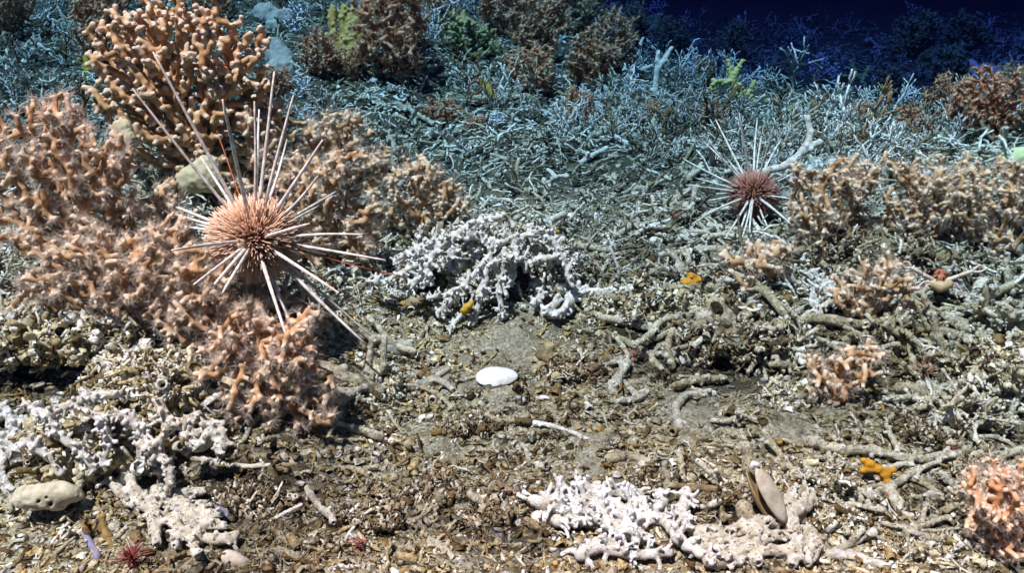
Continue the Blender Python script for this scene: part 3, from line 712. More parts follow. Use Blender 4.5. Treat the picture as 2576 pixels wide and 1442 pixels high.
framework('reef_rock', 'pale arch of welded dead coral with black caves in its front, in the middle', 'rock', (1225, 690), (235, 118, 150), depth(hit(1230, 800)) + 0.065, 420, 8, 40, M['white'], 37, shell=0.72, holes=((1092, 708, 46, 45), (1318, 715, 48, 50), (1232, 800, 42, 40), (1190, 760, 18, 20)), voxel=0.0021, land='pale coral arch', fine=400, ncrust=5500, csize=0.0055, pal=PAL_WHITE)
framework('reef_rock', 'dark brown ledge with gaps beneath it, right of the pale coral arch', 'rock', (1620, 800), (190, 62, 110), depth(hit(1610, 860)) + 0.055, 230, 10, 42, M['rock'], 38, holes=((1545, 838, 34, 45), (1625, 842, 34, 45), (1705, 836, 34, 45)), voxel=0.0024, land='dark brown ledge', ncrust=2200, csize=0.006, pal=PAL_CRUST)
framework('reef_rock', 'small grey crusted lump above the white coral at the bottom left', 'rock', (250, 1120), (200, 75, 110), None, 190, 12, 42, M['cream'], 39, voxel=0.0022, ncrust=2200, csize=0.0075, pal=PAL_CRUST, land='grey crusted lump')

GT = 'raised tangles of thin dead coral on the right'
for lab, cen, rad, m, sd, n in (('cream tangle of thin dead branches between the dark hollow block and the long bowed branch', (1990, 885), (110, 75, 70), 'cream', 0, 70), ('tan tangle of dead branches right of the fuzzy pinkish clump', (2270, 900), (130, 85, 80), 'tan', 1, 90),
        ('pale tangle of dead branches at the right edge below the squat lobster', (2500, 830), (110, 80, 70), 'pale', 2, 80), ('cream tangle of dead branches in front of the grey knobbly block', (2420, 1075), (120, 60, 70), 'cream', 3, 75),
        ('pale tangle of dead branches between the orange star sponge and the standing clam', (2080, 1235), (95, 55, 60), 'pale', 4, 60), ('tan tangle of dead branches above the peach coral', (2470, 1200), (100, 45, 60), 'tan', 5, 60), ('grey tangle of dead branches behind the hollow coral tube', (1800, 730), (110, 45, 60), 'grey', 6, 70)):
    framework('dead_coral_tangle', lab, 'coral tangle', cen, rad, None, n, 6.5, 85, M[m], 760 + sd, shell=0.25, group=GT, voxel=0.0015, core=False, ncrust=350, csize=0.004, pal=PAL_CRUST, up=0.25)
GL = 'small brown lumps of welded rubble on the gravel'
for lab, cen, rad, m, sd, pal in (('dark brown lump of welded rubble left of the big white coral', (1270, 1285), (85, 38, 55), 'rust', 0, 0), ('brown lump with a hollow side above the big white coral', (1650, 1225), (70, 40, 45), 'rust', 1, 0),
        ('low brown patch of lumpy rubble in the gravel below the hanging coral', (1090, 1250), (70, 24, 55), 'rust', 2, 0), ('brown knotted lump between the sponge branch and the peach coral', (2400, 1300), (75, 38, 50), 'rust', 3, 0),
        ('brown crumbling lump above the long pinkish branch', (2290, 1090), (90, 28, 50), 'rust', 4, 0), ('tan lump of tubes below the standing clam, right side', (2110, 1330), (75, 36, 50), 'tan', 5, 1),
        ('dark lump added as shade in the hollow under the hanging coral', (640, 1270), (110, 34, 60), 'rock', 6, 0), ('brown lump just above the slender white stick', (1180, 1085), (60, 22, 40), 'rust', 7, 0),  # first lump is added dark to stand for the black shade there
        ('tan crusted lump beside the fat beige stub', (960, 985), (70, 32, 45), 'tan', 8, 1), ('grey lump right of the curved grey hook', (1980, 1010), (90, 30, 55), 'grey', 9, 1),
        ('brown lump left of the standing clam', (1850, 1270), (60, 50, 40), 'rust', 10, 0), ('dark crumbled lump at the bottom edge, left of the lone cream stub', (930, 1310), (80, 26, 45), 'rust', 11, 0),
        ('tan lump of tubes in the bottom right corner', (2380, 1400), (100, 34, 60), 'tan', 12, 1), ('brown lump under the brown hollow log', (1450, 940), (90, 30, 45), 'rust', 13, 0)):
    framework('rubble_lump', lab, 'rubble lump', cen, rad, None, 70, 8, 30, M[m], 700 + sd, group=GL, voxel=0.0017, ncrust=700, csize=0.0045, pal=PAL_CRUST if pal else PAL_ROCK)

# ------------------------------------------------------------------ white corals and long sticks
def pts_ground(P, lift, d=None):
    if d: return np.array([W(u, v, d) for u, v in P])
    out = []
    for u, v in P:
        q = hit(u, v); out.append(q + np.array([0, 0, lift]))
    return np.array(out)
def crusted(name, label, cat, lines, r, mat, seed, nst=40, sl=3.0, sr=0.4, lift=0.6, d=None, group=None, voxel=None, land=None, cupfrac=0.7, tiptone=0.7, upright=False, wob=0.12, pits=0):
    """branches along the given lines, with side stubs that end in cups"""
    rs = np.random.default_rng(seed); S = Sdf(); segs = []; org = None
    dd0 = d if d or not upright else min(depth(hit(*q)) for L in lines for q in L) - 0.012
    for L in lines:
        p0 = hit(*L[0]); 
        if dd0: p0 = W(L[0][0], L[0][1], dd0)
        u = US * depth(p0)
        P = pts_ground(L, r * u * lift, dd0); P = smooth_line(P, 5); P += rs.normal(0, r * u * wob, P.shape)
        if org is None: org = P[0]
        taper = rs.uniform(0.6, 0.85)
        for i in range(len(P) - 1):
            t = i / (len(P) - 1); ra = r * u * (1 - (1 - taper) * t) * rs.uniform(0.86, 1.14)
            S.cap(P[i], P[i + 1], ra, ra * 0.98, 0.1, 0.25 + 0.4 * (i == len(P) - 2)); segs.append((P[i], P[i + 1], ra))
        e = P[-1]; dv = norm(P[-1] - P[-2]); S.sub(e + dv * ra * 1.1, e + dv * ra * 0.3, ra * 0.6, ra * 0.4)
    for _ in range(nst):
        a, b, ra = segs[rs.integers(len(segs))]; t = rs.random(); p = a + (b - a) * t
        s = norm(np.cross(b - a, rs.normal(0, 1, 3)) / (np.linalg.norm(b - a) + 1e-9) + 0.5 * norm(b - a) * rs.choice([-1, 1]) + np.array([0, -0.25, 0.35]))
        l = ra * rs.uniform(0.6, 1.0) * sl; q = p + s * l; r1 = max(ra * sr * rs.uniform(0.8, 1.2), 0.0009)
        m = p + s * l * 0.6 + rs.normal(0, l * 0.08, 3)
        S.cap(p, m, r1 * 1.5, r1, 0.2, tiptone * 0.7); S.cap(m, q, r1, r1 * 1.15, tiptone * 0.7, tiptone)
        if rs.random() < cupfrac: S.sub(q + s * r1 * 1.4, q + s * r1 * 0.4, r1 * 0.62, r1 * 0.4)
        if sl > 3 and rs.random() < 0.5:
            w = norm(s + rs.normal(0, 0.7, 3)); S.cap(m, m + w * l * 0.5, r1 * 0.9, r1, tiptone * 0.6, tiptone)
    for _ in range(pits):
        a, b, ra = segs[rs.integers(len(segs))]; p = a + (b - a) * rs.random(); w = norm(-FWD + np.array([0, 0, 0.8]) + rs.normal(0, 0.6, 3)); q = rs.uniform(0.14, 0.34) * ra
        S.sub(p + w * ra * 1.3, p + w * ra * rs.uniform(0.3, 0.75), q * 1.15, q)
    rm = np.mean([x[2] for x in segs])
    V, F, T = S.build(voxel or max(0.0008, rm * min(sr * 0.9, 0.33)), rm * 0.35, rs, amp=rm * 0.12, cell=3, amp2=rm * 0.16, cell2=9)
    o = mk(name, V, F, mat, origin=org, attrs={'tip': np.clip(T, 0, 1)}); tag(o, label, cat, group)
    if land:
        q = np.mean([p for L in lines for p in L], 0); LAND.append((land, q[0], q[1]))
    return o
GW = 'white corals'
crusted('white_coral', 'big bright white coral with pointed stubs along the bottom edge', 'coral',
        [[(1345, 1290), (1400, 1300), (1470, 1290), (1540, 1300), (1600, 1320), (1680, 1350), (1760, 1365)], [(1400, 1340), (1450, 1320), (1500, 1335), (1560, 1350), (1640, 1385)], [(1590, 1310), (1605, 1268)], [(1500, 1400), (1580, 1425), (1680, 1420)],
         [(1680, 1350), (1720, 1400), (1790, 1430)], [(1400, 1300), (1410, 1275), (1480, 1262)], [(1690, 1340), (1720, 1300), (1725, 1262)], [(1470, 1290), (1480, 1262), (1560, 1272), (1640, 1330)], [(1560, 1350), (1640, 1330), (1740, 1345)],
         [(1500, 1290), (1520, 1340), (1590, 1380)], [(1430, 1300), (1440, 1330), (1420, 1350)], [(1540, 1300), (1580, 1350), (1600, 1400)], [(1460, 1425), (1510, 1400), (1560, 1390)], [(1620, 1320), (1660, 1300), (1660, 1270)]],
        15, M['white'], 51, pits=80, nst=260, sl=3.8, sr=0.34, lift=2.4, group=GW, voxel=0.0011, land='big white coral', tiptone=0.9)
crusted('white_coral', 'cream crusted coral slab at the right end of the big white coral', 'coral',
        [[(1760, 1365), (1830, 1370), (1900, 1345), (1970, 1330), (2020, 1300), (2035, 1262)], [(1730, 1400), (1800, 1400), (1870, 1395), (1950, 1375), (2030, 1360)], [(1780, 1440), (1860, 1425), (1950, 1410), (2040, 1400)], [(1900, 1345), (1890, 1395), (1900, 1440)], [(1980, 1330), (2000, 1380), (1990, 1440)],
         [(1830, 1370), (1820, 1410), (1840, 1440)], [(1960, 1320), (1985, 1285), (2000, 1255)], [(2030, 1360), (2045, 1400), (2030, 1440)], [(1760, 1365), (1750, 1410)]],
        17, M['cream'], 151, pits=160, nst=210, sl=1.7, sr=0.34, lift=1.9, group=GW, voxel=0.0014, land='cream coral slab')
crusted('white_coral', 'creamy white coral with holes sprawling near the bottom left', 'coral',
        [[(270, 1175), (325, 1225), (365, 1290), (420, 1335), (480, 1375), (500, 1425)], [(365, 1290), (440, 1275), (520, 1262)], [(440, 1310), (500, 1325), (560, 1318)], [(480, 1370), (560, 1385), (600, 1375)],
         [(390, 1320), (400, 1395)], [(420, 1240), (432, 1185)], [(455, 1360), (445, 1400)], [(330, 1230), (400, 1200), (440, 1240)], [(325, 1225), (350, 1190), (395, 1185)], [(400, 1260), (430, 1300), (470, 1330), (540, 1345)], [(270, 1190), (300, 1260), (345, 1300)], [(500, 1390), (520, 1350), (570, 1350)], [(440, 1275), (480, 1300), (520, 1300)]],
        15, M['cream'], 52, pits=110, nst=170, sl=2.6, sr=0.36, lift=2.2, group=GW, voxel=0.0016, land='creamy white coral')
crusted('white_coral', 'chalky white coral branches on the bank above the round cream sponge', 'coral',
        [[(60, 1020), (120, 1040), (180, 1020), (250, 1050), (320, 1040)], [(120, 1040), (140, 1090), (200, 1130), (240, 1180)], [(250, 1050), (270, 1110), (260, 1170)], [(180, 1020), (230, 1000), (300, 990)], [(60, 1110), (110, 1140), (150, 1190)], [(320, 1040), (360, 1090), (350, 1140), (390, 1170)]],
        11, M['white'], 153, nst=210, sl=2.8, sr=0.4, d=0.665, group=GW, land='chalky white branches')
crusted('white_coral', 'pale thick coral arm running down beside the white lumpy coral', 'coral',
        [[(400, 1010), (420, 1070), (400, 1130), (430, 1190), (420, 1240)], [(420, 1070), (460, 1060), (500, 1040)], [(400, 1130), (350, 1120)]],
        12, M['cream'], 154, nst=90, sl=2.4, sr=0.38, d=0.66, group=GW)
crusted('white_coral', 'white lumpy coral below the hanging amber coral', 'coral', [[(470, 1075), (520, 1090), (545, 1130), (500, 1160)], [(520, 1090), (490, 1130), (470, 1165)], [(530, 1120), (562, 1140), (560, 1175)]],
        17, M['cream'], 53, pits=40, nst=90, sl=2.3, sr=0.4, lift=2.4, group=GW, land='white lumpy coral')
crusted('white_coral', 'white crusted coral cut by the left edge', 'coral', [[(-20, 1040), (35, 1070), (45, 1110), (20, 1160), (5, 1220), (40, 1258)], [(20, 1130), (70, 1150)], [(40, 1090), (90, 1100)]],
        13, M['white'], 54, nst=90, sl=2.6, sr=0.45, lift=2, group=GW, land='white crusted coral')
crusted('white_coral', 'bright white twiggy coral patch between the ledge bushes and the squat lobster', 'coral', [[(1985, 640), (2020, 690), (2060, 735), (2100, 790)], [(2020, 690), (1985, 720), (1970, 735)], [(2060, 735), (2110, 745)], [(2060, 735), (2040, 775), (2060, 800)]],
        10, M['white'], 55, nst=110, sl=4.2, sr=0.36, lift=2.0, group=GW, land='white twiggy patch')
crusted('white_coral', 'white branches drooping in front of the pale arch between its caves', 'coral',
        [[(1235, 640), (1190, 690), (1150, 740), (1100, 790)], [(1235, 650), (1215, 710), (1180, 770), (1130, 830)], [(1240, 660), (1255, 700), (1275, 745)], [(1225, 700), (1205, 760), (1190, 815)], [(1250, 720), (1262, 775), (1258, 805)], [(1170, 720), (1110, 745), (1075, 750)]],
        7, M['white'], 56, nst=150, sl=3.8, sr=0.42, d=depth(hit(1230, 800)) - 0.02, group=GW, voxel=0.0011, land='drooping white branches')
crusted('white_coral', 'white branches on the left shoulder of the pale arch', 'coral', [[(1190, 560), (1130, 600), (1060, 630), (990, 655)], [(1130, 600), (1060, 660), (960, 710)], [(1090, 640), (1060, 690), (1035, 720)], [(1060, 650), (1080, 690), (1062, 722)], [(960, 700), (935, 715)]],
        8, M['white'], 57, nst=150, sl=3.4, sr=0.42, d=depth(hit(1230, 800)) - 0.015, group=GW, voxel=0.0013)
crusted('white_coral', 'white crust of short branches across the top of the pale arch', 'coral', [[(1120, 600), (1180, 590), (1240, 610), (1300, 600), (1360, 580)], [(1240, 610), (1230, 640)], [(1180, 590), (1200, 560), (1260, 545)], [(1300, 600), (1290, 640), (1330, 660)], [(1360, 580), (1400, 620), (1420, 670), (1440, 720)], [(1120, 600), (1050, 625), (1000, 660)], [(1150, 620), (1130, 660), (1150, 690)], [(1330, 660), (1380, 650), (1420, 640)], [(1270, 650), (1290, 690), (1280, 720)]],
        8.5, M['white'], 58, nst=260, sl=2.6, sr=0.45, d=depth(hit(1230, 800)) + 0.01, group=GW, voxel=0.0014)
crusted('white_coral', 'pale flat branching plate right of the arch caves', 'coral', [[(1350, 640), (1385, 690), (1400, 740), (1460, 770)], [(1400, 740), (1370, 770), (1340, 800)], [(1400, 745), (1400, 790), (1370, 820)], [(1375, 760), (1345, 745), (1330, 730)], [(1440, 765), (1430, 800), (1395, 830)], [(1460, 770), (1510, 772), (1590, 765), (1730, 770)]],
        12, M['white'], 59, nst=130, sl=2.2, sr=0.4, lift=3.0, group=GW, voxel=0.0014, land='flat branching plate')
GS = 'dead coral branches on the seabed'
def stick(label, lines, r, m, seed, **k):
    k.setdefault('nst', 6); k.setdefault('sl', 1.7); k.setdefault('sr', 0.55)
    return crusted('coral_branch', label, 'coral branch', lines, r, M[m], seed, group=GS, **k)
stick('slender white stick lying on the gravel in front of the oval shell', [[(1322, 1068), (1400, 1082), (1480, 1112)]], 7, 'white', 70, lift=1.0, nst=3, land='slender white stick')
stick('thick short grey stick slanting on the gravel right of the oval shell', [[(1540, 1000), (1555, 962), (1578, 925)]], 14, 'grey', 71, lift=1.0, land='thick grey stick')
stick('curved hook of grey coral lying on the pale sediment', [[(1710, 1085), (1700, 1040), (1725, 1005), (1795, 998)]], 12, 'grey', 72, lift=0.9, land='curved grey hook')
stick('long tan branch bowing across the rubble under the low orange clump', [[(1950, 838), (2060, 826), (2150, 840), (2265, 826)]], 13, 'tan', 73, lift=2.0, land='long bowed branch')
stick('tan branch slanting down from the low coral mat', [[(1905, 735), (1960, 800), (2015, 858)]], 11, 'tan', 74, lift=2.2)
stick('tan branch joining the long bowed one at its right end', [[(2265, 826), (2340, 846), (2440, 868)]], 11, 'tan', 75, lift=1.8)
stick('straight pale branch slanting down at the right under the lobster', [[(2378, 818), (2430, 850), (2495, 885)]], 12, 'pale', 76, lift=2.0)
stick('upright bent branch just left below the pale squat lobster', [[(2395, 905), (2362, 850), (2345, 790), (2320, 735)]], 11, 'tan', 77, upright=True)
stick('pale branch pointing up to the right edge', [[(2420, 800), (2500, 760), (2590, 715)]], 13, 'pale', 78, lift=2.0)
stick('short upright pale stub at the right edge', [[(2545, 735), (2532, 690), (2534, 640)]], 9, 'pale', 79, upright=True)
stick('long pinkish white branch with the orange sponge on it at lower right', [[(2030, 1128), (2110, 1150), (2190, 1150), (2270, 1172), (2340, 1172)]], 14, 'pale', 80, lift=1.5, land='long pinkish branch')
stick('pale branch running to the right edge behind the peach coral', [[(2330, 1172), (2410, 1160), (2500, 1165), (2600, 1140)]], 13, 'pale', 81, lift=1.5)
stick('pale branch lying just above the brown clam', [[(1955, 1175), (2050, 1200), (2150, 1188)]], 12, 'pale', 82, lift=1.2)
stick('forked cream branch below the orange sponge at lower right', [[(2170, 1272), (2240, 1240), (2310, 1195)], [(2240, 1240), (2245, 1270), (2260, 1300)]], 13, 'pale', 83, lift=1.6, land='forked cream branch')
stick('thick tan branch behind the fuzzy clump at lower right', [[(2262, 990), (2330, 1005), (2415, 1022)]], 14, 'tan', 84, lift=1.4)
stick('short branch with a white broken end beside the hollow tube', [[(1828, 828), (1868, 816), (1908, 798)]], 10, 'white', 85, lift=3.0)
stick('forked upright cream branch below the big urchin', [[(925, 945), (930, 890), (938, 848)], [(928, 940), (962, 930), (966, 850)]], 9, 'pale', 86, upright=True, land='forked upright branch')
stick('fat beige stub lying under the hanging amber coral', [[(800, 945), (870, 965), (960, 1002)]], 18, 'tan', 87, lift=1.2, land='fat beige stub')
stick('tall knobbly pale stick standing right of the small urchin', [[(1900, 440), (1940, 428), (1985, 412), (2016, 382), (2038, 340), (2030, 292)], [(2016, 382), (2062, 355)], [(2016, 520), (2012, 470), (2000, 420)]], 10, 'white', 88, d=depth(hit(2016, 560)) + 0.02, nst=12, sl=1.5, land='tall knobbly stick')
stick('long pale branch on the rubble under the far red squat lobster', [[(1170, 262), (1230, 262), (1290, 240), (1350, 222)], [(1240, 258), (1320, 255)]], 8, 'pale', 90, lift=2)
stick('upright white forked stick before the dark water', [[(1648, 235), (1652, 185), (1655, 130)], [(1652, 180), (1690, 120)]], 6.5, 'white', 91, upright=True)
stick('upright white pointed stick left of the forked one in the background', [[(1590, 190), (1600, 145), (1618, 95)], [(1590, 185), (1640, 165)]], 6, 'white', 92, upright=True)
stick('pale branch lying left of the low brown bush in the background', [[(1000, 275), (1050, 300), (1090, 325)]], 7, 'pale', 93, lift=2)
stick('pale bent branch behind the small knobbly coral', [[(965, 340), (990, 370), (992, 410)], [(965, 345), (985, 345)]], 6, 'pale', 94, lift=2)
stick('branch slanting up on the rubble left of the small urchin', [[(1490, 358), (1530, 340), (1560, 318)]], 7, 'pale', 95, lift=2)
stick('long thin branch lying below the upright white sticks', [[(1600, 425), (1640, 400), (1690, 370)]], 6, 'pale', 96, lift=1.5)
stick('curled pale branch right of the forked white stick', [[(1700, 262), (1660, 290), (1640, 340), (1665, 360)]], 7, 'pale', 97, lift=2)
stick('brown hollow log lying right of the oval shell', [[(1365, 905), (1420, 930), (1480, 935), (1530, 915)]], 16, 'rust', 98, lift=0.8, land='brown hollow log')
stick('rusty brown branch slanting at the bottom left of the big white coral', [[(1300, 1300), (1330, 1318), (1365, 1345)]], 9, 'rust', 99, lift=0.9)
stick('cream stub lying alone on the gravel near the bottom edge', [[(1085, 1375), (1115, 1390), (1140, 1415)]], 13, 'pale', 120, lift=1.0, nst=2, land='lone cream stub')
stick('tan crooked stub on the gravel left of the big white coral', [[(1062, 1358), (1075, 1325), (1100, 1300)]], 8, 'tan', 121, lift=1.0, nst=2)
stick('smooth tan stub half buried above the big white coral', [[(1535, 1160), (1580, 1152), (1630, 1168)]], 14, 'tan', 122, lift=0.5, nst=1)
stick('upright brown tube with a pale mouth beside the clam', [[(1890, 1190), (1882, 1160), (1876, 1120)]], 15, 'tan', 123, upright=True, nst=1, land='upright brown tube')
stick('tan branch slanting behind the clam on its left', [[(1870, 1290), (1880, 1330), (1890, 1370)]], 18, 'tan', 124, lift=1.0)
stick('cream branch crossing the bottom right corner', [[(2090, 1405), (2160, 1418), (2230, 1440)]], 13, 'white', 125, lift=1.2)
stick('leaning brown stick in the hollow at the middle right', [[(1690, 925), (1680, 880), (1690, 830)]], 10, 'tan', 126, upright=True)

def label_by_place(recs, kind):
    """a label from look, side and nearest notable thing; look-alikes in one place are told apart by their order from it"""
    nth = ['nearest', 'second nearest', 'third nearest', 'fourth nearest', 'fifth nearest', 'sixth nearest', 'seventh nearest', 'eighth nearest']
    seen = {}
    for o, u, v, look in recs:
        j = min(LAND, key=lambda L: math.hypot(L[1] - u, (L[2] - v) * 1.3)); dx, dy = u - j[1], (v - j[2]) * 1.3
        rel = ('right of' if dx > 0 else 'left of') if abs(dx) > abs(dy) else ('in front of' if dy > 0 else 'behind')
        seen.setdefault((look, rel, j[0]), []).append((math.hypot(dx, dy), o))
    for (look, rel, l), lst in seen.items():
        for i, (_, o) in enumerate(sorted(lst, key=lambda t: t[0])):
            o['label'] = f'{look} {kind} {rel} the {l}' + (f', {nth[min(i, 7)]}' if len(lst) > 1 else '')
def lattice_branches():
    rs = np.random.default_rng(909); recs = []
    zones = [(1720, 2560, 735, 900, 34, 7), (2250, 2570, 880, 1080, 16, 7.5), (2080, 2560, 1110, 1400, 20, 8), (1480, 1900, 760, 900, 12, 10), (40, 600, 1050, 1200, 9, 10), (880, 1060, 860, 1010, 5, 9), (1650, 1900, 560, 720, 8, 7), (1560, 1960, 880, 1010, 8, 9)]
    for u0, u1, v0, v1, n, r in zones:
        for _ in range(n):
            u, v = rs.uniform(u0, u1), rs.uniform(v0, v1); a = rs.normal(0, 0.55) + (math.pi if rs.random() < 0.5 else 0); L = rs.uniform(80, 240) * (r / 9 if r < 9 else 1)
            P = [(u, v)]
            for _k in range(3): a += rs.normal(0, 0.3); P.append((P[-1][0] + math.cos(a) * L / 3, P[-1][1] + math.sin(a) * L / 3 * 0.75))
            if any(q[1] > 1430 or math.hypot(q[0] - l[1], q[1] - l[2]) < (85 if 'clam' in l[0] or 'lobster' in l[0] or 'shell' in l[0] else 40) for q in P for l in LAND): continue
            lines = [P]
            if rs.random() < 0.6: b = a + rs.choice([-1, 1]) * rs.uniform(0.6, 1.1); lines.append([P[1], (P[1][0] + math.cos(b) * L * 0.3, P[1][1] + math.sin(b) * L * 0.25 - 8), (P[1][0] + math.cos(b) * L * 0.5, P[1][1] + math.sin(b) * L * 0.35 - 20)])
            m = rs.choice(['pale', 'tan', 'cream', 'grey']); look = ('long ' if L > 140 else 'short ') + ('forked ' if len(lines) > 1 else '') + {'pale': 'pale', 'tan': 'tan', 'cream': 'cream', 'grey': 'grey'}[m]
            o = crusted('coral_branch', None, 'coral branch', lines, r * rs.uniform(0.7, 1.15), M[m], int(rs.integers(1e6)), nst=int(rs.integers(5, 16)), sl=1.9, sr=0.5, lift=rs.uniform(1.2, 4.5), group=GS)
            recs.append((o, *P[1], look))
    label_by_place(recs, 'coral branch')
lattice_branches()

# ------------------------------------------------------------------ sponges
M['sponge_cream'] = plain('cream_sponge', (0.60, 0.52, 0.37), (0.38, 0.32, 0.22), 75, 0.85, 0.7, 0.002)
M['sponge_yellow'] = plain('yellowish_sponge', (0.56, 0.47, 0.30), (0.40, 0.32, 0.19), 70, 0.85, 0.7, 0.002)
M['sponge_grey'] = plain('grey_sponge', (0.42, 0.41, 0.36), (0.27, 0.26, 0.22), 80, 0.85, 0.7, 0.002)
M['sponge_white'] = plain('whitish_sponge', (0.66, 0.66, 0.62), (0.52, 0.52, 0.49), 60, 0.8, 0.3)
M['sponge_green'] = plain('pale_green_sponge', (0.60, 0.66, 0.34), (0.48, 0.54, 0.26), 40, 0.8, 0.2)
M['sponge_orange'] = plain('orange_sponge', (0.78, 0.29, 0.02), (0.52, 0.17, 0.012), 110, 0.8, 0.8, 0.002)
M['sponge_gold'] = plain('gold_sponge', (0.72, 0.36, 0.04), (0.50, 0.22, 0.025), 110, 0.8, 0.8, 0.002)
M['sponge_rust'] = plain('rusty_sponge', (0.40, 0.22, 0.07), (0.24, 0.13, 0.05), 90, 0.85, 0.8, 0.003)
M['pore'] = plain('sponge_pore', (0.16, 0.11, 0.06), (0.10, 0.07, 0.04), 60, 0.9)
def sponge(label, lobes, m, seed, d=None, pores=(), lift=0.8, off=0.0, amp=0.10, land=None, squash=0.8, group=None, name='sponge'):
    rs = np.random.default_rng(seed); S = Sdf()
    u0, v0, r0 = lobes[0]; p = hit(u0, v0 + r0 * 0.7); dd = d or depth(p) - off
    u = US * dd
    prev = None
    for (a, b, r) in lobes:
        q = W(a, b, dd if d else min(dd, depth(hit(a, b)) - r * u * 0.9)); S.cap(q - RGT * r * u * 0.25, q + RGT * r * u * 0.25, r * u * squash, r * u * squash)
        if prev is not None: S.cap(prev[0], q, min(prev[1], r * u * squash) * 0.85, r * u * squash * 0.85)
        if prev is None or r * u * squash > prev[1] * 0.9: prev = (q, r * u * squash)
    for (a, b, r) in pores:
        S.sub(W(a, b, dd - r0 * u * 1.2), W(a, b, dd - r0 * u * 0.35), r * u, r * u * 0.6)
    rm = np.mean([l[2] for l in lobes]) * u
    V, F, T = S.build(max(0.001, rm * 0.09), rm * 0.5, rs, amp=rm * (amp * 0.6 + 0.03), cell=3, amp2=rm * (amp + 0.08), cell2=9)
    o = mk(name, V, F, M[m], origin=W(u0, v0, dd)); tag(o, label, 'sponge', group)
    if land: LAND.append((land, u0, v0))
    return o
sponge('round cream sponge with dark pores under the ledge at the bottom left', [(105, 1250, 36), (70, 1248, 32), (145, 1248, 34), (180, 1245, 22)], 'sponge_cream', 201, pores=((128, 1268, 6), (118, 1252, 3), (96, 1262, 3)), off=0.02, land='round cream sponge', amp=0.12, squash=0.9)
sponge('rounded cream sponge seen between the spines of the big urchin', [(500, 445, 42), (520, 420, 34), (478, 460, 30), (530, 460, 30)], 'sponge_yellow', 202, d=0.99, amp=0.06)
sponge('pale yellow sponge between the tall fan and the fuzzy left coral', [(312, 350, 30), (310, 320, 24), (318, 385, 22), (300, 365, 22)], 'sponge_yellow', 203, d=0.9, amp=0.08)
sponge('smooth grey boulder sponge right of the forked upright branch', [(1000, 875, 26), (975, 872, 22), (1022, 876, 19)], 'sponge_grey', 204, land='grey boulder sponge', amp=0.05)
sponge('small grey pebble sponge on top of the pale arch', [(1370, 655, 18), (1382, 655, 14)], 'sponge_grey', 205, d=depth(hit(1370, 655)) - 0.05, amp=0.04)
sponge('large blue grey sponge at the top right of the tall coral fan', [(705, 150, 38), (690, 120, 30), (720, 175, 30), (690, 185, 24)], 'sponge_grey', 206, amp=0.10)
sponge('flat blue grey sponge near the top edge', [(670, 35, 30), (700, 50, 28), (725, 45, 20), (690, 70, 20)], 'sponge_grey', 207, amp=0.12)
sponge('pale green upright sponge between two brown bushes', [(1375, 190, 17), (1382, 170, 14), (1385, 155, 8), (1370, 210, 11), (1366, 224, 7)], 'sponge_green', 208, amp=0.12, land='pale green sponge')
sponge('small pale green sponge among the bushes at the top', [(1415, 85, 14), (1408, 70, 11), (1425, 98, 9), (1430, 78, 9)], 'sponge_green', 209, amp=0.15)
sponge('whitish sponge at the top edge beside the green bush', [(1245, 22, 16), (1258, 30, 12), (1238, 35, 10)], 'sponge_white', 210, amp=0.12)
sponge('big greenish grey sponge cut by the right edge', [(2560, 400, 36), (2530, 405, 24), (2590, 395, 30)], 'sponge_green', 211, amp=0.06)
sponge('whitish crusted sponge right of the tall knobbly stick', [(2060, 425, 26), (2085, 410, 20), (2040, 435, 20)], 'sponge_white', 212, amp=0.15)
sponge('teal grey mound of sponge far off at the right', [(2440, 185, 40), (2490, 195, 40), (2540, 200, 36), (2400, 205, 26)], 'sponge_white', 213, amp=0.2, squash=0.6)
sponge('small green sponge between the right ledge bushes', [(2238, 430, 14), (2250, 425, 10)], 'sponge_green', 214, amp=0.15)
sponge('bright orange lobed sponge beside the brown ledge', [(1735, 712, 17), (1714, 720, 12), (1755, 705, 12), (1740, 695, 9), (1728, 732, 8), (1752, 728, 9)], 'sponge_orange', 215, off=0.02, amp=0.28, land='orange sponge by the ledge', squash=0.7)
sponge('bright orange star shaped sponge on the long pinkish branch', [(2210, 1180, 15), (2185, 1168, 13), (2172, 1160, 9), (2228, 1195, 13), (2232, 1212, 10), (2248, 1185, 8), (2170, 1185, 10)], 'sponge_orange', 216, off=0.02, amp=0.25, land='orange star sponge', squash=0.7)
sponge('yellow sponge on the drooping white branches', [(1176, 772, 11), (1170, 780, 10), (1184, 764, 7)], 'sponge_gold', 217, d=depth(hit(1230, 800)) - 0.03, amp=0.2)
sponge('tiny yellow sponge on the rubble above the arch', [(1405, 582, 7), (1402, 574, 5)], 'sponge_gold', 218, amp=0.2)
sponge('tiny yellow sponge above the small knobbly coral', [(996, 415, 8), (990, 408, 5)], 'sponge_gold', 219, amp=0.2)
sponge('tiny orange sponge on the far rubble in the middle', [(1500, 390, 8), (1506, 382, 5)], 'sponge_gold', 220, amp=0.2)
sponge('tiny orange sponge left of the small urchin', [(1632, 462, 8), (1645, 458, 5)], 'sponge_orange', 221, amp=0.2)
sponge('mustard upright sponge left of the tall orange coral fan', [(220, 170, 13), (216, 145, 9), (222, 190, 9)], 'sponge_gold', 222, amp=0.15)
sponge('rusty orange lump beside the lavender worm', [(268, 1350, 15), (262, 1325, 12), (280, 1378, 13), (256, 1300, 9)], 'sponge_rust', 223, amp=0.25, squash=0.8)

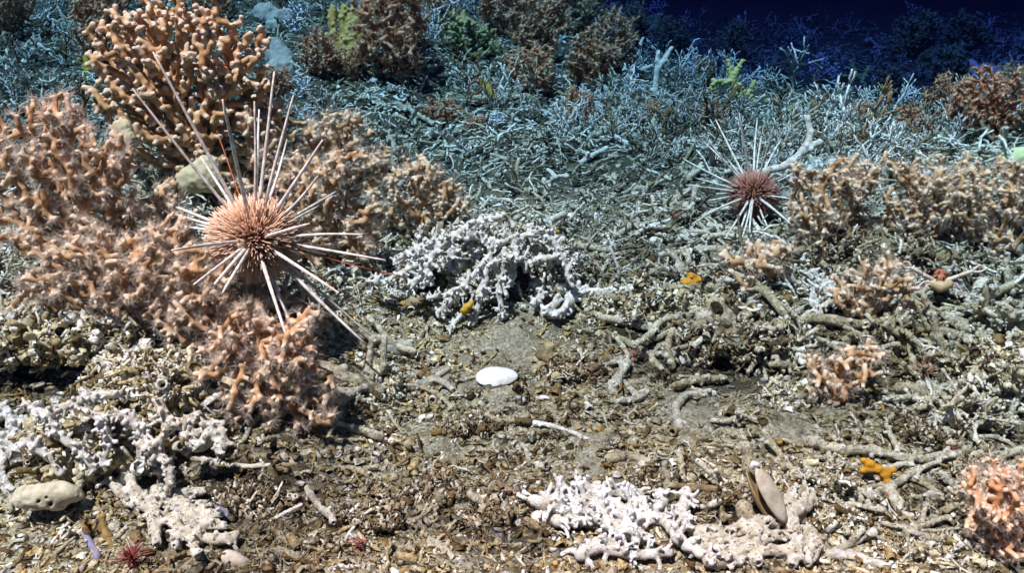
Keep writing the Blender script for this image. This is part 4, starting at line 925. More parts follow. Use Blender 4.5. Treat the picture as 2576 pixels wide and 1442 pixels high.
# ------------------------------------------------------------------ sea urchins
def spine_mat(name, c1, c2, cb):
    m, nt, b = mat_new(name, 0.65); co = objco(nt)
    c = ramp(nt, noise(nt, 160, 4, 0.6, co), [(0.35, c1), (0.65, c2)])
    nt.links.new(mix(nt, c, cb, attr(nt, 'base')), b.inputs['Base Color']); bump(nt, b, noise(nt, 700, 3, 0.6, co), 0.4, 0.0006); return m
M['spine'] = spine_mat('pale_spine', (0.46, 0.37, 0.30), (0.86, 0.78, 0.72), (0.45, 0.16, 0.08))
M['redspine'] = spine_mat('red_spine', (0.42, 0.07, 0.025), (0.60, 0.14, 0.05), (0.40, 0.10, 0.05))
M['coat'] = spine_mat('short_spine_coat', (0.74, 0.46, 0.30), (0.94, 0.76, 0.60), (0.62, 0.16, 0.05))
M['coat2'] = spine_mat('small_short_spine_coat', (0.50, 0.19, 0.14), (0.66, 0.34, 0.27), (0.40, 0.09, 0.06))
M['test'] = plain('urchin_test', (0.40, 0.15, 0.07), (0.25, 0.08, 0.035), 90, 0.8)
def urchin(label, cen, rad, d, tips, L0, rs_w, seed, coat, nshort, shortlen, land):
    rs = np.random.default_rng(seed); c = W(*cen, d); u = US * d; R = rad * u
    ro = root('sea_urchin', c, label, 'sea urchin', 'sea urchins')
    th = np.linspace(0, math.pi, 17); ph = np.arange(32) * 2 * math.pi / 32
    V = np.array([[math.sin(a) * math.cos(p), math.sin(a) * math.sin(p), 0.86 * math.cos(a)] for a in th for p in ph]) * R + c
    k = np.arange(32); F = np.concatenate([np.stack([i * 32 + k, i * 32 + (k + 1) % 32, (i + 1) * 32 + (k + 1) % 32, (i + 1) * 32 + k], 1)[:, ::-1] for i in range(16)])
    mk('test', V, [F], M['test'], ro)
    n = nshort; g = np.arange(n) + 0.5; phi = np.arccos(1 - 2 * g / n); th = math.pi * (1 + 5 ** 0.5) * g
    D = np.stack([np.cos(th) * np.sin(phi), np.sin(th) * np.sin(phi), np.cos(phi)], 1) + rs.normal(0, 0.05, (n, 3)); D /= np.linalg.norm(D, axis=1)[:, None]
    B = c + D * np.array([1, 1, 0.86]) * R * 0.97
    dr = D + rs.normal(0, 0.10, (n, 3)); dr /= np.linalg.norm(dr, axis=1)[:, None]
    l = shortlen * u * rs.uniform(0.6, 1.25, n)
    U = np.cross(dr, rs.normal(0, 1, (n, 3))); U /= np.linalg.norm(U, axis=1)[:, None]; X = np.cross(dr, U)
    w = rs_w * u * 0.56; E = B + dr * l[:, None]
    V = np.stack([B + U * w, B + X * w * 0.5, B - U * w, B - X * w * 0.5, E + U * w * 0.55, E + X * w * 0.3, E - U * w * 0.55, E - X * w * 0.3], 1).reshape(-1, 3)
    q = np.array([[0, 1, 5, 4], [1, 2, 6, 5], [2, 3, 7, 6], [3, 0, 4, 7], [4, 5, 6, 7]])
    F = (q[None] + (np.arange(n) * 8)[:, None, None]).reshape(-1, 4)
    o = mk('short_spine_coat', V, [F], M[coat], ro, attrs={'base': np.tile([1, 1, 1, 1, 0.18, 0.18, 0.18, 0.18], n)}); o['kind'] = 'stuff'
    for t in tips:
        tu, tv, side = t[:3]; red = len(t) > 3
        rd = ray(tu, tv); rn = rd / np.linalg.norm(rd); oc = CAMP - c
        bq = oc @ rn; disc = bq * bq - (oc @ oc - L0 * L0); 
        tt = -bq + (math.sqrt(disc) * (1 if side == 'b' else -1) * (1.0 if side != 'm' else 0.35) if disc > 0 else 0)
        e = CAMP + rn * tt; dv = norm(e - c); b = c + dv * np.array([1, 1, 0.86]) * R * 0.92
        m = 12; s = np.linspace(0, 1, m)[:, None]; P = b * (1 - s) + e * s
        bow = norm(np.cross(dv, rs.normal(0, 1, 3))); P += bow * (np.sin(s * math.pi) * L0 * rs.normal(0, 0.011))
        wr = rs_w * u * (0.42 if red else rs.uniform(0.85, 1.1)); sl = s[:, 0]
        rad_ = wr * np.where(sl < 0.06, 1.25, 1.0) * (1 - 0.5 * sl ** 1.3); rad_[-1] *= 0.75
        V, F = tube(P, rad_, 8); base = np.concatenate([np.repeat(np.clip(1 - sl * 9, 0, 1), 8), [1, 0]])
        o = mk('spine', V, F, M['redspine' if red else 'spine'], ro, attrs={'base': base})
        if red: o['label'] = 'thin red spine'
    LAND.append((land, *cen))
BIG = [(385, 130, 'b'), (333, 222, 'b'), (560, 250, 'f'), (640, 255, 'm'), (652, 275, 'b'), (690, 180, 'b'), (738, 240, 'm'), (722, 350, 'b'), (812, 352, 'm'), (800, 442, 'm'), (845, 482, 'b'), (802, 518, 'b'),
       (778, 563, 'f'), (912, 590, 'm'), (970, 655, 'm'), (1020, 697, 'm', 1), (852, 737, 'f'), (915, 862, 'm'), (937, 850, 'b'), (785, 938, 'm'), (720, 845, 'f'), (712, 862, 'b'), (636, 815, 'b'), (560, 737, 'f'), (540, 715, 'f'),
       (488, 716, 'f'), (432, 630, 'f'), (426, 567, 'b'), (375, 520, 'b'), (397, 503, 'b'), (545, 328, 'b', 1), (705, 458, 'b', 1), (762, 462, 'b', 1), (880, 742, 'b', 1), (838, 628, 'b', 1), (800, 560, 'b', 1), (470, 560, 'b'), (520, 700, 'b'), (820, 640, 'b'), (585, 720, 'b'), (505, 395, 'b'),
       (480, 600, 'b'), (690, 780, 'b'), (760, 700, 'b', 1)]
urchin('large pale pencil urchin with long white spines on the orange corals', (640, 600), 74, 0.80, BIG, 0.144, 5.3, 300, 'coat', 3200, 45, 'big urchin')
SML = [(1860, 285, 'm'), (1765, 335, 'm'), (1770, 356, 'b'), (1946, 318, 'm'), (1915, 342, 'b'), (1725, 465, 'm'), (1750, 448, 'b'), (1760, 490, 'b'), (1740, 565, 'f'), (1790, 540, 'b'), (1850, 617, 'm'), (1868, 595, 'f'), (1885, 582, 'f'), (1942, 592, 'm'), (1987, 562, 'f'),
       (1980, 543, 'b'), (2010, 460, 'b'), (1992, 500, 'm'), (1978, 440, 'b'), (1952, 430, 'b'), (2000, 525, 'b'), (1830, 400, 'b'), (1800, 300, 'b'), (1720, 400, 'b'), (1700, 520, 'b'), (1965, 350, 'b'), (2030, 420, 'b'), (1905, 300, 'b'), (1825, 600, 'f'), (1960, 600, 'b'), (1780, 580, 'b'), (1900, 380, 'b', 1), (1812, 440, 'b', 1), (1930, 400, 'b')]
DS = depth(hit(1890, 560)) - 0.03
urchin('small reddish brown urchin with thin pale spines on the rubble', (1895, 487), 40, DS, SML, 0.148, 3.3, 301, 'coat2', 1400, 26, 'small urchin')

# ------------------------------------------------------------------ squat lobsters
M['shell_gold'] = plain('golden_carapace', (0.72, 0.36, 0.06), (0.55, 0.22, 0.04), 120, 0.45, 0.4)
M['shell_red'] = plain('red_claw', (0.50, 0.07, 0.02), (0.34, 0.04, 0.015), 120, 0.45, 0.4)
M['shell_pink'] = plain('pinkish_limb', (0.72, 0.38, 0.28), (0.80, 0.62, 0.52), 140, 0.5, 0.5)
M['shell_tan'] = plain('tan_carapace', (0.66, 0.40, 0.22), (0.52, 0.30, 0.16), 120, 0.5, 0.4)
M['shell_redspot'] = plain('red_carapace', (0.60, 0.16, 0.08), (0.45, 0.10, 0.05), 120, 0.5, 0.4)
M['eye'] = plain('dark_eye', (0.02, 0.02, 0.02), (0.03, 0.02, 0.02), 60, 0.2)
def limb(name, ro, P, r0, r1, mat, rs, claw=None):
    P = np.asarray(P, float); parts = []
    for i in range(len(P) - 1):                    # jointed, each joint a little swollen
        t = np.linspace(0, 1, 6)[:, None]; q = P[i] * (1 - t) + P[i + 1] * t
        a = r0 + (r1 - r0) * i / max(1, len(P) - 1); b = r0 + (r1 - r0) * (i + 1) / max(1, len(P) - 1)
        rr = (a * (1 - t) + b * t)[:, 0] * np.array([0.75, 1.1, 1.05, 1.0, 1.0, 0.85])
        parts.append(tube(q, rr, 8, 0.05, rs))
    V, F = cat_geo(parts); o = mk(name, V, F, mat, ro)
    if claw:
        dv = norm(P[-1] - P[-2]); s = norm(np.cross(dv, FWD))
        for sg in (-1, 1):
            q = np.stack([P[-1] + s * sg * r1 * 0.4, P[-1] + dv * claw * 0.45 + s * sg * r1 * 1.5, P[-1] + dv * claw + s * sg * r1 * 0.5])
            V, F = tube(smooth_line(q, 4), np.linspace(r1 * 0.85, r1 * 0.2, 9), 7); c = mk('pincer', V, F, mat, o, origin=P[-1])
    return o
def lobster_far():
    rs = np.random.default_rng(401); d = depth(hit(1225, 252)) - 0.07; u = US * d
    c = W(1225, 228, d); ro = root('squat_lobster', c, 'golden squat lobster with red claws sitting among the far rubble', 'squat lobster', 'squat lobsters')
    S = Sdf(); a, b = W(1216, 208, d - 4 * u), W(1236, 238, d)
    S.line([a, a * 0.5 + b * 0.5, b], 10 * u, 14 * u); S.cap(a, W(1211, 197, d - 6 * u), 3.5 * u, 1.0 * u)
    V, F, T = S.build(u * 1.5, 3 * u, rs, amp=0.4 * u); mk('carapace', V, F, M['shell_gold'], ro)
    S = Sdf(); S.line([W(1238, 240, d + 2 * u), W(1246, 247, d + 6 * u), W(1243, 254, d + 10 * u)], 11 * u, 6 * u)
    V, F, T = S.build(u * 1.5, 2 * u, rs, amp=0.4 * u); mk('abdomen', V, F, M['shell_gold'], ro)
    for L in ([(1212, 210), (1195, 203), (1180, 213), (1178, 228)], [(1214, 222), (1204, 232), (1190, 236), (1184, 245)]):
        limb('claw', ro, [W(p, q, d - 6 * u) for p, q in L], 3.6 * u, 2.8 * u, M['shell_red'], rs, 12 * u)
    for k, L in enumerate(([(1220, 232), (1210, 244), (1212, 258)], [(1226, 238), (1218, 252), (1222, 264)], [(1212, 205), (1200, 196), (1190, 204)], [(1228, 216), (1244, 210), (1252, 222)], [(1233, 222), (1250, 222), (1256, 236)], [(1222, 210), (1232, 198), (1242, 202)])):
        limb('leg', ro, [W(p, q, d - (2 if k < 3 else -3) * u) for p, q in L], 2.0 * u, 1.1 * u, M['shell_red'], rs)
    for p in ((1209, 206), (1217, 203)):
        V, F = tube(np.stack([W(*p, d - 9 * u), W(p[0] - 1, p[1] - 3, d - 10 * u)]), 1.8 * u, 8); mk('eye', V, F, M['eye'], ro)
lobster_far()
def lobster_near():
    rs = np.random.default_rng(402); d = depth(hit(2365, 735)) - 0.03; u = US * d
    c = W(2365, 705, d); ro = root('squat_lobster', c, 'pale orange squat lobster with long spread arms on the right', 'squat lobster', 'squat lobsters')
    S = Sdf(); S.line([W(2365, 692, d + 10 * u), W(2365, 700, d - 4 * u)], 15 * u, 12 * u)
    for k in range(26):                                   # spiny brow
        p = W(2365 + rs.normal(0, 12), 690 + rs.normal(0, 6), d - 8 * u); S.cap(p, p + norm(rs.normal(0, 1, 3) - FWD + UPV) * 7 * u, 1.6 * u, 0.5 * u)
    V, F, T = S.build(u * 1.3, 2.5 * u, rs, amp=0.6 * u); mk('carapace', V, F, M['shell_redspot'], ro)
    S = Sdf(); S.line([W(2348, 714, d - 6 * u), W(2365, 722, d - 12 * u), W(2384, 714, d - 6 * u)], 13 * u, 13 * u)
    V, F, T = S.build(u * 1.3, 3 * u, rs, amp=0.4 * u); mk('abdomen', V, F, M['shell_tan'], ro)
    limb('claw', ro, [W(2350, 706, d - 6 * u), W(2320, 690, d - 16 * u), W(2290, 672, d - 22 * u)], 5.6 * u, 5.2 * u, M['shell_pink'], rs, 24 * u)
    limb('claw', ro, [W(2380, 706, d - 6 * u), W(2412, 694, d - 14 * u), W(2448, 682, d - 18 * u)], 5.6 * u, 5.0 * u, M['shell_pink'], rs, 36 * u)
    for k, L in enumerate(([(2350, 712), (2325, 708), (2306, 725), (2300, 742)], [(2352, 716), (2332, 716), (2322, 735), (2320, 752)], [(2382, 712), (2405, 712), (2416, 728), (2424, 742)], [(2380, 716), (2396, 720), (2402, 738), (2410, 752)], [(2352, 704), (2332, 700), (2318, 712), (2308, 728)], [(2380, 704), (2402, 702), (2420, 716), (2434, 730)])):
        limb('leg', ro, [W(p, q, d - (10 - 4 * (k // 2)) * u) for p, q in L], 3.0 * u, 1.6 * u, M['shell_pink'], rs)
    for p in ((2357, 700), (2374, 700)):
        V, F = tube(np.stack([W(*p, d - 18 * u), W(p[0], p[1] - 1, d - 22 * u)]), 2.4 * u, 8); mk('eye', V, F, M['eye'], ro)
    LAND.append(('pale squat lobster', 2365, 705))
lobster_near()

# ------------------------------------------------------------------ shells
M['shell_white'] = plain('white_shell', (0.70, 0.67, 0.67), (0.46, 0.41, 0.36), 75, 0.55, 0.6, 0.0015)
M['shell_beige'] = plain('beige_shell', (0.54, 0.46, 0.36), (0.34, 0.27, 0.19), 70, 0.55, 0.6, 0.0015)
M['shell_brown'] = plain('brown_shell', (0.34, 0.22, 0.11), (0.20, 0.12, 0.055), 50, 0.5, 0.4)
M['shell_in'] = plain('shell_inside', (0.60, 0.55, 0.50), (0.45, 0.40, 0.34), 50, 0.4, 0.2)
def valve(a, b, h, th, rs, ridge=0.02, umbo=0.35, conc=False):
    """one shell half, long axis x, dome up z"""
    nr, na = 16, 48; r = np.linspace(0, 1, nr); an = np.arange(na) * 2 * math.pi / na
    def surf(sc, dz):
        V = []
        for q in r:
            e = (np.cos(an) * a * q + umbo * a * (1 - q) * 0.6, np.sin(an) * b * q * (1 - 0.12 * np.cos(an)) + b * 0.25 * (1 - q))
            z = h * (1 - q ** 2.2) ** 0.75 + ridge * h * np.sin(q * 44) * q
            V.append(np.stack([e[0] * sc, e[1] * sc, np.full(na, z * sc + dz)], 1))
        return np.concatenate(V)
    V = np.concatenate([surf(1, 0), surf(0.97, -th)]); k = np.arange(na); m = nr * na
    f = np.concatenate([np.stack([i * na + k, (i + 1) * na + k, (i + 1) * na + (k + 1) % na, i * na + (k + 1) % na], 1) for i in range(nr - 1)])
    rim = np.stack([(nr - 1) * na + k, m + (nr - 1) * na + k, m + (nr - 1) * na + (k + 1) % na, (nr - 1) * na + (k + 1) % na], 1)
    return V, [np.concatenate([f, f[:, ::-1] + m, rim])]
def place(V, X, Z, p):
    X = norm(X); Y = norm(np.cross(Z, X)); Z2 = np.cross(X, Y); return V @ np.stack([X, Y, Z2]) + p
def shells():
    rs = np.random.default_rng(500)
    p = hit(1250, 962); u = US * depth(p)
    ro = root('clam_shell', p, 'bright white oval clam shell lying on the gravel in the middle', 'shell', 'shells on the seabed')
    V, F = valve(54 * u, 32 * u, 11 * u, 2 * u, rs, 0.05)
    mk('valve', place(V, RGT + 0.03 * UPV, np.array([0.0, -0.35, 0.94]), p + np.array([0, 0, 16 * u])), F, M['shell_white'], ro)
    V, F = tube(smooth_line(np.stack([p + np.array([(-2) * u, -30 * u * 0 + 26 * u, 21 * u]), p + np.array([16 * u, 29 * u, 20 * u]), p + np.array([34 * u, 26 * u, 16 * u])]), 4), 2.2 * u, 6)
    mk('hinge', V, F, M['shell_beige'], ro)
    LAND.append(('white oval shell', 1250, 950))
    d = depth(hit(1930, 1315)) - 0.015; u = US * d; c = W(1930, 1240, d)
    ro = root('clam_shell', c, 'tall brown clam standing half open behind the big white coral', 'shell', 'shells on the seabed')
    X = W(1972, 1312, d) - W(1895, 1168, d)
    V, F = valve(78 * u, 29 * u, 16 * u, 2.5 * u, rs, 0.06); mk('valve', place(V, X, norm(-FWD + 0.75 * RGT + 0.25 * UPV), W(1940, 1246, d - 6 * u)), F, M['shell_beige'], ro)
    V, F = valve(76 * u, 29 * u, 15 * u, 2.5 * u, rs); o = mk('valve', place(V, X, norm(FWD * 0.5 - 1.0 * RGT - 0.1 * UPV), W(1914, 1252, d + 4 * u)), F, M['shell_brown'], ro); o['label'] = 'dark brown valve'
    V, F = tube(np.stack([W(1890, 1180, d), W(1896, 1166, d - 4 * u), W(1908, 1172, d - 4 * u)]), 8 * u, 8); mk('hinge', V, F, M['shell_white'], ro)
    LAND.append(('standing brown clam', 1930, 1240))
    for (cu, cv, a, b, rot, m, lab, tilt, land) in (
            (1050, 765, 38, 26, 0.5, 'shell_brown', 'brown curved shell rim standing left of the drooping white branches', (0.1, -0.9, 0.45), 'brown curved shell'),
            (1375, 1300, 40, 22, 0.2, 'shell_in', 'grey empty shell at the left end of the big white coral', (0.0, -0.4, 0.9), None),
            (730, 1160, 30, 16, 0.15, 'shell_brown', 'brown flat shell on the gravel below the hanging coral', (0.0, -0.3, 0.9), 'brown flat shell'),
            (785, 795, 26, 22, 0.4, 'sponge_yellow', 'cream ruffled shell in the shade under the big urchin', (0.1, -0.8, 0.5), None),
            (1130, 385, 20, 13, 0.0, 'shell_in', 'grey rounded shell on the far rubble above the small knobbly coral', (0.0, -0.6, 0.7), None),
            (1500, 545, 8, 14, 0.3, 'shell_white', 'thin white crescent shell on the rubble above the arch', (0.6, -0.6, 0.4), None),
            (1650, 605, 17, 13, 0.3, 'shell_in', 'grey green shell on the rubble left of the orange sponge', (0.2, -0.6, 0.6), None),
            (110, 1388, 24, 11, 0.1, 'shell_beige', 'pale flat shell piece on the gravel left of the lavender worm', (0.0, -0.4, 0.9), 'flat shell piece'),
            (1160, 1180, 12, 8, 0.7, 'shell_white', 'small white shell on the gravel left of the slender white stick', (0.2, -0.5, 0.8), None),
            (1370, 1000, 14, 7, 0.2, 'shell_white', 'small white shell chip right below the oval shell', (0, -0.5, 0.8), None),
            (2250, 1095, 14, 10, 0.4, 'shell_in', 'small ribbed shell on the sediment above the orange star sponge', (0, -0.5, 0.8), None),
            (590, 1405, 36, 20, 0.5, 'shell_beige', 'cupped beige shell at the end of the creamy white coral', (0.1, -0.7, 0.6), None)):
        p = hit(cu, cv + b * 0.5); u = US * depth(p); V, F = valve(a * u, b * u, b * 0.6 * u, 1.6 * u, rs)
        Z = norm(np.array(tilt)); X = np.cross(np.array([0, 0, 1.0]), Z); X = norm(X if np.linalg.norm(X) > 0.1 else RGT); X = X * math.cos(rot) - np.cross(Z, X) * math.sin(rot)
        if X @ RGT < 0: X = -X
        o = mk('clam_shell', place(V, X, Z, p + np.array([0, 0, b * u * 0.35])), F, M[m], origin=p); tag(o, lab, 'shell', 'shells on the seabed')
        if land: LAND.append((land, cu, cv))
shells()
def hollow_tube():
    rs = np.random.default_rng(510); d = depth(hit(1810, 850)) - 0.03; u = US * d; S = Sdf()
    S.line([W(1835, 825, d + 10 * u), W(1812, 795, d), W(1800, 772, d - 12 * u)], 30 * u, 24 * u); S.line([W(1840, 820, d), W(1780, 800, d + 5 * u), W(1755, 815, d)], 22 * u, 16 * u)
    for _ in range(30):
        p = W(1800 + rs.normal(0, 22), 795 + rs.normal(0, 18), d - 6 * u); S.cap(p, p + norm(rs.normal(0, 1, 3)) * 18 * u, 6 * u, 5 * u, 0.2, 0.5)
    S.sub(W(1798, 766, d - 45 * u), W(1812, 800, d + 2 * u), 17 * u, 12 * u)
    V, F, T = S.build(0.0014, 8 * u, rs, amp=2.0 * u, cell=3, amp2=2.5 * u, cell2=9)
    o = mk('hollow_coral', V, F, M['pale'], origin=W(1810, 800, d), attrs={'tip': np.clip(T, 0, 1)}); tag(o, 'broken hollow coral tube with a round dark mouth and white rim, right of the ledge', 'coral branch', GS)
    LAND.append(('hollow coral tube', 1800, 790))
hollow_tube()

# ------------------------------------------------------------------ anemones, worms, octocorals, hydroids
M['anem_red'] = plain('dark_red_anemone', (0.40, 0.10, 0.07), (0.28, 0.06, 0.05), 80, 0.5)
M['anem_pink'] = plain('pinkish_anemone', (0.52, 0.24, 0.16), (0.40, 0.16, 0.11), 80, 0.5)
M['anem_dark'] = plain('dark_anemone', (0.06, 0.04, 0.04), (0.03, 0.02, 0.025), 80, 0.5)
def anemone(label, uv, R, n, m, seed, up=0.6, d=None, parts=True, thick=0.045, land=None):
    rs = np.random.default_rng(seed); p = hit(*uv); dd = d or depth(p) - 0.01; p = W(*uv, dd); u = US * dd
    ro = root('sea_anemone', p, label, 'anemone', 'sea anemones') if parts else None
    t = np.linspace(0, 1, 6)[:, None]
    col = tube(p + np.array([0, 0, 1]) * (t * R * 0.4 - R * 0.25) * u, R * u * np.array([0.2, 0.22, 0.24, 0.27, 0.28, 0.16]), 12)
    geo = [col]
    if parts: mk('column', *col, M[m], ro)
    for k in range(n):
        a = k * 2.399; el = rs.uniform(0.05, 1.35); dv = np.array([math.cos(a) * math.cos(el), math.sin(a) * math.cos(el), math.sin(el) * up + 0.25]); dv = norm(dv)
        L = R * u * rs.uniform(0.75, 1.15); b = p + np.array([0, 0, R * u * 0.15]) + dv * R * u * 0.12; bend = rs.normal(0, 0.16, 3) * L
        P = b + dv * L * np.linspace(0, 1, 7)[:, None] + bend * (np.linspace(0, 1, 7)[:, None] ** 2) + np.array([0, 0, -0.18]) * L * (np.linspace(0, 1, 7)[:, None] ** 2)
        g = tube(P, R * u * thick * np.linspace(1, 0.25, 7), 6)
        if parts: mk('tentacle', *g, M[m], ro)
        else: geo.append(g)
    if not parts:
        V, F = cat_geo(geo); o = mk('sea_anemone', V, F, M[m], origin=p); tag(o, label, 'anemone', 'sea anemones')
    if land: LAND.append((land, *uv))
anemone('dark red anemone at the bottom edge beside the lavender worm', (335, 1418), 52, 60, 'anem_red', 601, 1.0, land='dark red anemone')
anemone('reddish anemone with thin spread tentacles at the right', (2325, 945), 38, 40, 'anem_pink', 602, 1.0, thick=0.04, land='reddish spread anemone')
anemone('small brown anemone in the middle behind the thick grey stick', (1490, 950), 26, 22, 'anem_pink', 603, 1.0, parts=False)
anemone('small slender brown anemone above the thick grey stick', (1595, 905), 30, 20, 'anem_pink', 604, 1.6, parts=False)
anemone('small red anemone under the long bowed branch', (2030, 820), 26, 24, 'anem_red', 605, 1.2, parts=False)
anemone('black spiky anemone inside the right cave of the arch', (1320, 712), 36, 40, 'anem_dark', 606, 1.0, d=depth(hit(1320, 745)) - 0.005, parts=False)
anemone('dark spidery anemone on the rubble right of the small knobbly coral', (1285, 485), 36, 40, 'anem_dark', 607, 1.0, parts=False, thick=0.03)
anemone('faint brown anemone among the rubble above the orange sponge', (1700, 545), 24, 24, 'anem_red', 608, 1.0, parts=False, thick=0.03)
anemone('thin red brittle anemone below the pale stub near the bottom edge', (905, 1372), 30, 14, 'anem_red', 609, 0.3, parts=False, thick=0.06)
anemone('small red anemone between the sticks at far lower right', (2395, 1135), 16, 18, 'anem_red', 610, 1.0, parts=False)

M['lavender'] = plain('lavender_skin', (0.20, 0.175, 0.25), (0.28, 0.25, 0.33), 60, 0.35, 0.15)
def worm(label, P, r0, r1, d, seed, name='worm'):
    rs = np.random.default_rng(seed)
    if d is None: Q = np.array([hit(u, v) + np.array([0, 0, r0 * US * depth(hit(u, v))]) for u, v in P])
    else: Q = np.array([W(u, v, d) for u, v in P])
    Q = smooth_line(Q, 8); u = US * depth(Q[0]); n = len(Q)
    V, F = tube(Q, np.linspace(r0, r1, n) * u * (1 + 0.03 * np.sin(np.arange(n) * 2.1)), 12); o = mk(name, V, F, M['lavender'], origin=Q[0]); tag(o, label, 'worm', 'lavender worms')
    return o
worm('lavender worm curling down the gravel at the bottom left', [(212, 1325), (216, 1352), (232, 1380), (245, 1405), (235, 1425), (195, 1450)], 8, 10, None, 611); LAND.append(('lavender worm', 225, 1380))
worm('thick purple worm lying in the hollow behind the creamy white coral', [(438, 1282), (470, 1290), (510, 1285), (545, 1290), (575, 1305)], 14, 18, depth(hit(500, 1300)) - 0.005, 612)

M['gorg_yellow'] = coral_mat('yellow_octocoral', (0.48, 0.21, 0.05), (0.72, 0.33, 0.09), (0.80, 0.42, 0.16), None, 120, 0.8, 0.8)
M['gorg_green'] = coral_mat('green_octocoral', (0.13, 0.13, 0.05), (0.25, 0.24, 0.09), (0.42, 0.40, 0.2), None, 120, 0.8, 0.8)
M['gorg_bright'] = coral_mat('bright_yellow_octocoral', (0.62, 0.36, 0.08), (0.85, 0.52, 0.15), (0.9, 0.62, 0.28), None, 120, 0.8, 0.8)
GY = 'yellow octocorals in the background'
def yellow(label, lines, r, m, seed, nst, sl=2.0, sr=0.5, land=None):
    return crusted('octocoral', label, 'octocoral', lines, r, M[m], seed, nst=nst, sl=sl, sr=sr, upright=True, group=GY, cupfrac=0, land=land, wob=0.05)
yellow('yellow finger coral with upright fuzzy lobes near the top left', [[(872, 165), (850, 110), (835, 60), (838, 20)], [(872, 165), (868, 100), (862, 50), (868, 15)], [(872, 165), (890, 100), (895, 50), (890, 18)], [(872, 160), (905, 110), (915, 70)], [(870, 160), (835, 120), (822, 85)], [(872, 150), (880, 80), (880, 40)]], 11, 'gorg_yellow', 620, 260, 1.7, 0.3, land='yellow finger coral')
yellow('small yellow finger coral left of the green bush at the top', [[(1160, 80), (1145, 50), (1132, 30)], [(1160, 80), (1150, 45), (1148, 25)], [(1160, 80), (1165, 50), (1168, 28)]], 8, 'gorg_yellow', 621, 80, 1.7, 0.3)
colony('octocoral', 'green bushy octocoral near the top middle', 'octocoral', GY, (1185, 150), (1195, 95), 75, 55, M['gorg_green'], 622, seg=14, r=4, nattr=420, limbs=False, fuzz=0, cup=False, land='green bush')
yellow('yellow branched octocoral with long bare arms at the edge of the dark water', [[(1850, 245), (1842, 205), (1832, 150)], [(1842, 205), (1868, 150)], [(1842, 205), (1795, 205)], [(1848, 205), (1878, 235), (1898, 205)], [(1800, 205), (1790, 225)], [(1878, 235), (1890, 250)]], 6, 'gorg_bright', 623, 150, 1.8, 0.4, land='yellow branched octocoral')
yellow('yellow octocoral with few arms further right in the dim water', [[(2185, 240), (2165, 198), (2140, 192), (2108, 190)], [(2165, 198), (2150, 178), (2140, 152)], [(2168, 200), (2180, 180), (2186, 168)]], 5, 'gorg_bright', 624, 90, 1.8, 0.4, land='few armed octocoral')
yellow('dim green lobed octocoral in the dark water at the top', [[(1640, 105), (1632, 75), (1640, 45)], [(1640, 105), (1650, 70), (1660, 40)]], 12, 'gorg_green', 625, 60, 1.5, 0.35)

M['hydroid'] = plain('white_hydroid', (0.80, 0.82, 0.86), (0.65, 0.68, 0.74), 100, 0.6)
def hydroid(label, uv, w, h, seed, r=1.6, d=None):
    rs = np.random.default_rng(seed); b = hit(*uv); dd = d or depth(b); b = W(*uv, dd); u = US * dd
    c = b + np.array([0, 0, h * 0.55 * u]); e = np.array([w / 2, w / 3, h * 0.5]) * u
    ins = lambda q: (((q - c) / e) ** 2).sum(1) < 1
    N, par = colonize(rs, b, (0, 0, 1), ins, (c - e, c + e), 90, h * 0.11 * u, h * 0.11 * u, jitter=0.25)
    parts = [tube(np.stack([N[par[i]], N[i]]), max(r * u, 0.0006) * (1.3 if par[i] < 4 else 1), 5) for i in range(1, len(N))]
    V, F = cat_geo(parts); o = mk('hydroid', V, F, M['hydroid'], origin=b); tag(o, label, 'hydroid', 'white hydroids'); return o
for i, (uv, w, h, lab) in enumerate([((1745, 215), 90, 110, 'large white hydroid tuft beside the upright white sticks'), ((1590, 245), 60, 60, 'white hydroid tuft below the brown bushes in the middle'), ((2030, 665), 36, 50, 'white feathery hydroid above the twiggy white patch'), ((2115, 690), 26, 26, 'small grey hydroid right of the twiggy white patch'),
        ((2335, 670), 30, 36, 'small white hydroid beside the arm of the pale squat lobster'), ((1500, 290), 40, 36, 'white hydroid tuft on the far rubble in the middle'), ((780, 320), 60, 60, 'white hydroid tuft right of the big urchin spines'), ((1330, 300), 40, 36, 'small white hydroid right of the far red squat lobster'),
        ((2055, 200), 70, 70, 'dim white hydroid in the dark water between the yellow octocorals'), ((2095, 215), 40, 60, 'dim slender hydroid left of the right yellow octocoral'), ((1080, 110), 80, 100, 'blue white hydroid bush left of the small yellow finger coral'), ((745, 90), 70, 90, 'blue white hydroid bush near the top edge'),
        ((1250, 320), 50, 40, 'low white hydroid on the rubble under the long pale branch'), ((2280, 270), 50, 60, 'dim white hydroid tuft in the middle of the upper right'), ((760, 250), 60, 80, 'white hydroid standing by the grey sponge'), ((1650, 60), 60, 60, 'faint hydroid in the dark water at the top')]):
    hydroid(lab, uv, w, h, 630 + i)

